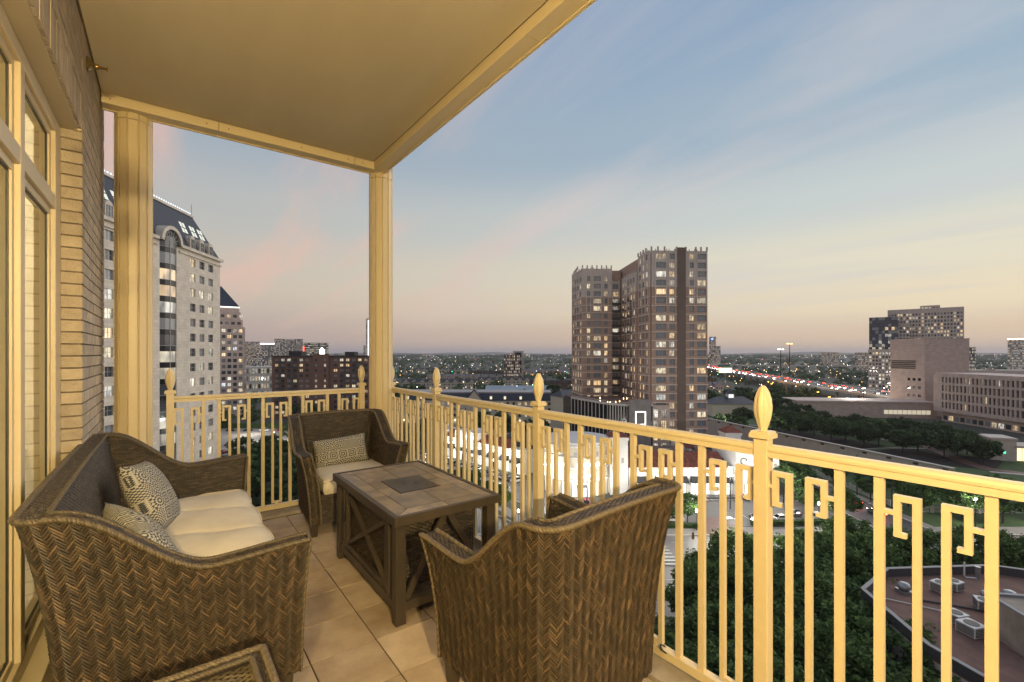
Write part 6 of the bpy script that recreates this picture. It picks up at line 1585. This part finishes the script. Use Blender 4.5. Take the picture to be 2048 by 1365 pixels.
for k, (l, f) in enumerate(((255, 330), (232, 312), (300, 360), (318, 384), (262, 410))): lot_lamp(l, f, 9000, 'tall flood lamp by the freeway with a glaring white head', 'flood lamps by the freeway', 1.8)
m = MB(); m.box(-1.3, -.6, -.25, .25, 8.9, 9.05); m.box(.6, 1.3, -.25, .25, 8.9, 9.05); ohead = m.mesh('lamp_head', E_orange)
for l, f in ((268, 470), (284, 505), (230, 330), (250, 372)): lot_lamp(l, f, 9000, 'orange sodium lamp glowing near the freeway piers', 'orange lamps at the freeway', 1.1, (1, .5, .12), ohead)
for l, f in ((106, 230), (124, 222), (110, 262)): lot_lamp(l, f, 4200, 'lamp post lighting the trees behind the long wall', 'lamps behind the wall', .8)
for l, f in ((110, 108), (128, 107)): lot_lamp(l, f, 3000, 'lamp post on the lit verge by the wide road', 'lamps on the verge', .8)
for l, f, s_ in ((372, 630, 5.2), (500, 820, 6.5)):
    lot_lamp(l, f, 20000, 'very tall high mast lamp standing over the freeway' if s_ < 6 else 'high mast orange lamp far beyond the freeway', None, s_, (1, .85, .6), None if s_ < 6 else ohead)
# wall washers of the white shop fronts
def wash(l, f, z, p, label, group):
    x, y = cf(l, f); t = thing('wall_washer', label, 'flood light', (x, y, GROUND), 0, group); m = MB(); m.box(-.3, .3, -.2, .2, z+.1, z+.3); m.build('housing', M_blackm, t); m = MB(); m.box(-.25, .25, -.15, .15, z+.04, z+.09); m.build('lens', E_white, t); add_light(t, (0, 0, z-.25), p, (1, .96, .88), .25)
for k in range(7): wash(-31.5+.72*(4+k*7)-1.3*.694-1.2, 189.5-.694*(4+k*7)-1.3*.72-1.2, 8.3, 420, 'small flood light washing the white arcade wall', 'flood lights on the arcade')
for k in range(5): wash(37+k*6.2, 132.2, 7.9, 420, 'small flood light washing the shop row wall', 'flood lights on the shop row')
for k in range(4): a = -pi/2+(k-1.5)*.5; wash(20+12.6*cos(a), 141.5+12.6*sin(a), 5.6, 330, 'small flood light washing the round corner building', 'flood lights on the rotunda')
wash(71, 131, 9.5, 500, 'small flood light washing the end pavilion', None)
def signal(l, f, dl, df, label, on, arm=9, lamp=0):
    x, y = cf(l, f); t = thing('traffic_signal', label, 'traffic light', (x, y, GROUND), ang(dl, df)); m = MB(); m.lathe([(.16, 0), (.11, 6.4)], 8); m.bar((0, 0, 6.1), (arm, 0, 6.4), .14, .14); m.build('mast_arm', M_metal, t)
    for xx in (arm-.3, arm-3.8):
        m = MB(); m.box(xx-.2, xx+.2, -.18, .12, 5.6, 6.9); h = m.build('signal_head', mat('signal_yellow', (.16, .10, .02), .6) if 'signal_yellow' not in bpy.data.materials else bpy.data.materials['signal_yellow'], t)
        for k, mm in enumerate(('green', 'amber', 'red')):
            m = MB(); m.xf = Matrix.Translation((xx, -.2, 5.83+k*.42)) @ Matrix.Rotation(pi/2, 4, 'X'); m.lathe([(.15, -.03), (.15, .03)], 12); m.build('lens', (E_green if mm == 'green' else E_red) if mm == on else M_blackm, h)
    if lamp:
        m = MB(); m.tube([(0, 0, 6.4), (0, 0, 9.5), (1.6, 0, 9.9)], .07, 6); m.build('lamp_arm', M_metal, t); m = MB(); m.box(1.4, 2.3, -.18, .18, 9.82, 9.95); m.build('lamp_head', E_white, t); add_light(t, (1.9, 0, 9.5), lamp, (1, .95, .84), .3)
    m = MB(); m.box(arm*.35, arm*.35+1.9, -.06, .02, 5.5, 6.0); m.build('street_name_sign', mat('sign_green', (.01, .10, .05), .5) if 'sign_green' not in bpy.data.materials else bpy.data.materials['sign_green'], t)
signal(44, 88.3, -1, .05, 'grey mast arm traffic signal over the wide road below the railing', 'red', 9, 5200); signal(-128, 288, -.6, .5, 'traffic signal showing green over the curving street', 'green'); signal(-108, 256, -.6, -.3, 'traffic signal showing green beyond the open car park', 'green')
for l, f, h in ((101.4, 121.5, 11), (101.6, 134, 12), (103.5, 126, 9)):
    x, y = cf(l, f); m = MB(); m.tube([(0, 0, 0), (0, 0, h)], [.16, .1], 7); m.bar((-1.1, 0, h-.6), (1.1, 0, h-.6), .1, .12); o = m.build('utility_pole', M_bark, None); o.location = (x, y, GROUND); tag(o, 'dark wooden utility pole on the verge by the street trees', 'pole', 'utility poles on the verge')
x, y = cf(48.5, 121); t = thing('height_bar', 'black overhead height bar spanning the parking entrance', 'gantry', (x, y, GROUND), ang(1, 0)); m = MB()
for xx in (0, 12): m.box(xx-.12, xx+.12, -.12, .12, 0, 3.2)
m.build('posts', M_blackm, t); m = MB(); m.box(-.2, 12.2, -.1, .1, 3.2, 3.45); m.box(-.2, 12.2, -.1, .1, 2.5, 2.62); m.build('crossbar', M_blackm, t)
x, y = cf(300, 640); t = thing('billboard', 'glowing pale yellow billboard beyond the freeway', 'billboard', (x, y, GROUND), ang(1, 0)); m = MB(); m.box(-9, 9, -.3, .3, 14, 20.5); m.build('face', E_billboard, t); m = MB(); m.lathe([(.6, 0), (.6, 14)], 8); m.build('post', M_metal, t)
for l, f, w in ((330, 380, 15), (345, 600, 18), (420, 900, 24)):
    x, y = cf(l, f); t = thing('gantry_sign', 'green freeway direction sign on a gantry', 'road sign', (x, y, GROUND), ang(1, 0), 'freeway direction signs'); m = MB(); m.box(-w/2, w/2, -.2, .2, 15, 18.5); m.build('panel', mat('direction_green', (.01, .16, .10), .5) if 'direction_green' not in bpy.data.materials else bpy.data.materials['direction_green'], t); m = MB(); m.lathe([(.3, 0), (.3, 15)], 6, (-w/2+1, 0)); m.lathe([(.3, 0), (.3, 15)], 6, (w/2-1, 0)); m.build('posts', M_metal, t)

# ---------------------------------------------------------------- flat rooftop below the balcony
RZ = 10.0
t = broot('flat_roof_building', 'low building with a red gravel flat roof and grey parapet below the railing', 'building', 0, 0)
poly = [(45.8, 59.4), (53.6, 65.0), (69.5, 66.0), (80, 61.5), (84, 50), (84, 30), (47, 34), (44, 48)]
m = MB(); m.prism(poly[::-1] if False else poly[::-1], 0, RZ-.3); 
m.build('wall', M_precast, t); m = MB(); m.prism(poly[::-1], RZ-.29, RZ); m.build('gravel_roof', M_flatroof, t)
m, c2 = MB(), MB()
for a, b in zip(poly, poly[1:]+poly[:1]): m.bar((*a, RZ+.55), (*b, RZ+.55), .3, 1.1); c2.bar((*a, RZ+1.15), (*b, RZ+1.15), .5, .1)
m.build('parapet', mat('dark_parapet', (.075, .072, .075), .7), t); c2.build('parapet_cap', mat('grey_metal_cap', (.22, .225, .24), .5), t)
def on_roof(name, label, cat, l, f, a=0, group=None, z=RZ): x, y = cf(l, f); return thing(name, label, cat, (x, y, GROUND+z), ang(cos(a), sin(a)), group)
def condenser(l, f, w, h, label, a=.1, group=None):
    t = on_roof('condenser_unit', label, 'air conditioner', l, f, a, group); m = MB(); m.box(-w/2, w/2, -w/2, w/2, .15, h); m.build('casing', M_white_m, t); m = MB()
    for k in range(6): m.box(-w/2+.1, w/2-.1, -w/2-.03, -w/2, .25+k*(h-.35)/6, .25+(k+.6)*(h-.35)/6); m.box(-w/2-.03, -w/2, -w/2+.1, w/2-.1, .25+k*(h-.35)/6, .25+(k+.6)*(h-.35)/6)
    m.build('grille', M_mulld, t); m = MB(); m.lathe([(w*.36, h), (w*.36, h+.05)], 16); m.build('fan', M_blackm, t); m = MB(); m.box(-w/2+.1, w/2-.1, -w/2+.2, -w/2+.35, 0, .15); m.box(-w/2+.1, w/2-.1, w/2-.35, w/2-.2, 0, .15); m.build('skid', M_mulld, t)
condenser(57.3, 60.8, 1.7, 1.3, 'boxy white condenser unit with a dark grille near the parapet', .35, None); condenser(59.6, 61.5, 1.7, 1.2, 'second boxy white condenser beside the one near the parapet', .35); condenser(58.7, 56.6, 1.6, 1.3, 'white condenser unit beside the round vents', -.5)
condenser(52.6, 53.9, 1.7, 1.2, 'wide white condenser with a fan on top beside the trees', .2); condenser(52.1, 51.6, 1.9, 1.3, 'largest white condenser with round fan at the roof edge', .2)
for l, f in ((61.2, 58.6), (62.4, 57.3), (64.3, 58.8), (63.9, 57.2), (67.0, 57.6)):
    t = on_roof('roof_vent', 'shiny round metal vent among the cluster on the flat roof', 'vent', l, f, 0, 'clustered roof vents'); m = MB(); m.box(-.6, .6, -.6, .6, 0, .35); m.build('curb', M_metal, t); m = MB(); m.lathe([(.35, .35), (.62, .5), (.7, .8), (.6, 1.1), (.3, 1.25)], 14); m.build('hood', M_metal, t, smooth=True)
t = on_roof('roof_vent', 'single round metal vent standing apart near the parapet corner', 'vent', 52.2, 60.6); m = MB(); m.box(-.7, .7, -.7, .7, 0, .4); m.build('curb', M_metal, t); m = MB(); m.lathe([(.4, .4), (.7, .6), (.75, .95), (.5, 1.3), (.2, 1.4)], 14); m.build('hood', M_metal, t, smooth=True)
t = on_roof('roof_pipe', 'white bent pipe rising beside the far parapet', 'pipe', 64.2, 64.6); m = MB(); m.tube([(0, 0, 2.2), (0, 0, .3), (.2, -.1, .1), (1.4, -.3, .1)], .1, 8); m.build('pipe', M_white_m, t); m = MB(); m.lathe([(.3, 0), (.3, 1.4), (.36, 1.4), (.36, 1.6)], 12, (1.9, 0)); m.build('flue', M_metal, t)
t = on_roof('roof_pipe', 'long white pipe lying across the red gravel roof', 'pipe', 47.8, 59); m = MB(); m.tube([(0, .2, 2), (0, .2, .3), (.3, 0, .15), (3, -1.6, .15), (7, -4.2, .15)], .07, 7); m.build('pipe', M_white_m, t)
t = on_roof('pipe_run', 'dark conduit run lying along the red gravel roof', 'pipe', 52, 58.8); m = MB(); m.tube([(0, 0, .15), (5, -2.2, .15), (9, -4.8, .15)], .12, 6); m.build('conduit', M_mulld, t)
t = on_roof('penthouse', 'weathered beige rooftop penthouse wall with a caged black ladder', 'penthouse', 53.6, 47.2, -.16); m = MB(); m.box(0, 17, 0, 5, 0, 4.2); m.build('wall', mat('stained_beige_wall', (.40, .34, .27), .85, (.26, .21, .165), .5), t)
m = MB(); m.box(-.2, 17.2, -.2, .2, 4.2, 4.5); m.box(-.2, .2, .2, 5, 4.2, 4.5); m.box(.2, 17.2, 4.8, 5.2, 4.2, 4.5); m.build('cap', bpy.data.materials['grey_metal_cap'], t)
m = MB()
for x in (5.6, 6.2): m.box(x-.03, x+.03, -.4, -.34, 0, 5.4)
for k in range(16): m.box(5.6, 6.2, -.39, -.35, .2+k*.32, .24+k*.32)
for k in range(5): m.tube([(5.9+.42*cos(a*pi/8+pi), -.4+.8*sin(a*pi/8+pi), 1.6+k*.9) for a in range(9)], .03, 4)
m.build('ladder', M_blackm, t)

# ---------------------------------------------------------------- distance: woods, lights, hills
rg = random.Random(33); V, Fc = [], []
tmpl = []
for s in range(4):
    T_ = []
    for k in range(34):
        d = Vector((rg.gauss(0, 1), rg.gauss(0, 1), rg.gauss(0, .8))).normalized(); c = Vector((d.x*4, d.y*4, 5.2+d.z*3.0))*1.0
        u = Vector((rg.uniform(-1, 1), rg.uniform(-1, 1), rg.uniform(-1, 1))).normalized(); w = u.orthogonal().normalized(); T_.append((c-u*1.7, c+w*1.3, c+u*1.7, c-w*1.3))
    tmpl.append(T_)
def occupied(l, f):
    if abs(l-(-50)) < 150 and 515 < f < 535: return True
    for d in range(0, 1200, 40):
        a = along(d)
        if hypot(l-a[0], f-a[1]) < 30: return True
    return False
for k in range(3300):
    f = 330*(20 ** (rg.random()**1.1)); l = f*rg.uniform(-.75, 1.2)
    if f < 620 and rg.random() < .55: continue
    if (f < 440 and -170 < l < -40) or (f < 560 and l > 230 and f < 540) or occupied(l, f): continue
    x, y = cf(l, f); s_ = rg.uniform(.8, 1.25)*(1 if f < 1500 else 1.5 if f < 3000 else 2.6)
    for q in tmpl[k % 4]:
        i = len(V); V += [(x+p.x*s_*(1 if f < 1500 else 2), y+p.y*s_*(1 if f < 1500 else 2), GROUND+p.z*s_) for p in q]; Fc.append((i, i+1, i+2, i+3))
me = bpy.data.meshes.new('distant_woods'); me.from_pydata(V, [], Fc); me.materials.append(M_leafd); me.update(); o = link('distant_woods', me); o['kind'] = 'stuff'; o['label'] = 'mass of dark trees covering the flat city out to the horizon'; o['category'] = 'woods'
def far_lights(name, n, mt_, seed, label, fmin=420, wide=1.2):
    rg = random.Random(seed); m = MB(); line = None
    for k in range(n):
        if k % 3 == 0 or line is None:
            f = fmin*(16 ** rg.random()); l = f*rg.uniform(-.75, wide)
            if line is None or rg.random() < .2: line = [l, f, rg.choice((-1, 1))*rg.uniform(18, 34)*(1+f/900), rg.uniform(-5, 5)]
        else:
            line[0] += line[2]; line[1] += line[3]; l, f = line[0], line[1]
            if abs(l) > 1.2*f or f < fmin: line = None
        x, y = cf(l, f); r = (.2+f*.00034)*rg.uniform(.4, 1.3); z = GROUND + rg.uniform(5, 11) + (f > 2500)*8
        m.add([(x-r, y, z), (x, y-r, z), (x+r, y, z), (x, y+r, z), (x, y, z-r), (x, y, z+r)], [(0, 1, 5), (1, 2, 5), (2, 3, 5), (3, 0, 5), (1, 0, 4), (2, 1, 4), (3, 2, 4), (0, 3, 4)])
    o = m.build(name, mt_); o['kind'] = 'stuff'; o['label'] = label; o['category'] = 'city lights'
far_lights('distant_white_lights', 520, E_white, 1, 'scattered white street and building lights of the far city'); far_lights('distant_warm_lights', 620, E_warm, 2, 'scattered warm street and porch lights of the far city'); far_lights('distant_orange_lights', 200, E_orange, 3, 'scattered orange sodium lights of the far city'); far_lights('distant_green_lights', 26, E_green, 4, 'scattered green signal lights of the far city')
far_lights('distant_red_lights', 60, E_red, 5, 'scattered red tail and beacon lights of the far city')
mb = MB(); rg = random.Random(9); n = 160; P = []
for j, (d, amp) in enumerate(((9000, 0), (11500, 1), (14000, .2))):
    for i in range(n+1):
        a = -1.0 + 2.2*i/n; h = amp*(26+22*sin(i*.11+1)+14*sin(i*.29)+6*sin(i*.83)+rg.uniform(-2.5, 2.5)); x, y = cf(d*sin(a), d*cos(a)); P.append((x, y, GROUND+max(0, h)))
mb.add(P, [(j*(n+1)+i, j*(n+1)+i+1, (j+1)*(n+1)+i+1, (j+1)*(n+1)+i) for j in range(2) for i in range(n)]); struct(mb.build('hills', mat('wooded_hills', (.05, .06, .05), .95, (.035, .045, .036), .004)))

# ---------------------------------------------------------------- evening haze
mb = MB(); mb.box(-9000, 22000, -6000, 25000, GROUND-1.5, 130)
hz = bpy.data.materials.new('evening_haze'); hz.use_nodes = True; _n = hz.node_tree.nodes; _n.remove(_n['Principled BSDF'])
_v = _n.new('ShaderNodeVolumePrincipled'); _v.inputs['Color'].default_value = (.97, .95, 1, 1); _v.inputs['Density'].default_value = 7e-5; _v.inputs['Anisotropy'].default_value = .2
hz.node_tree.links.new(_v.outputs[0], _n['Material Output'].inputs['Volume'])
o = mb.build('haze', hz); o['kind'] = 'stuff'
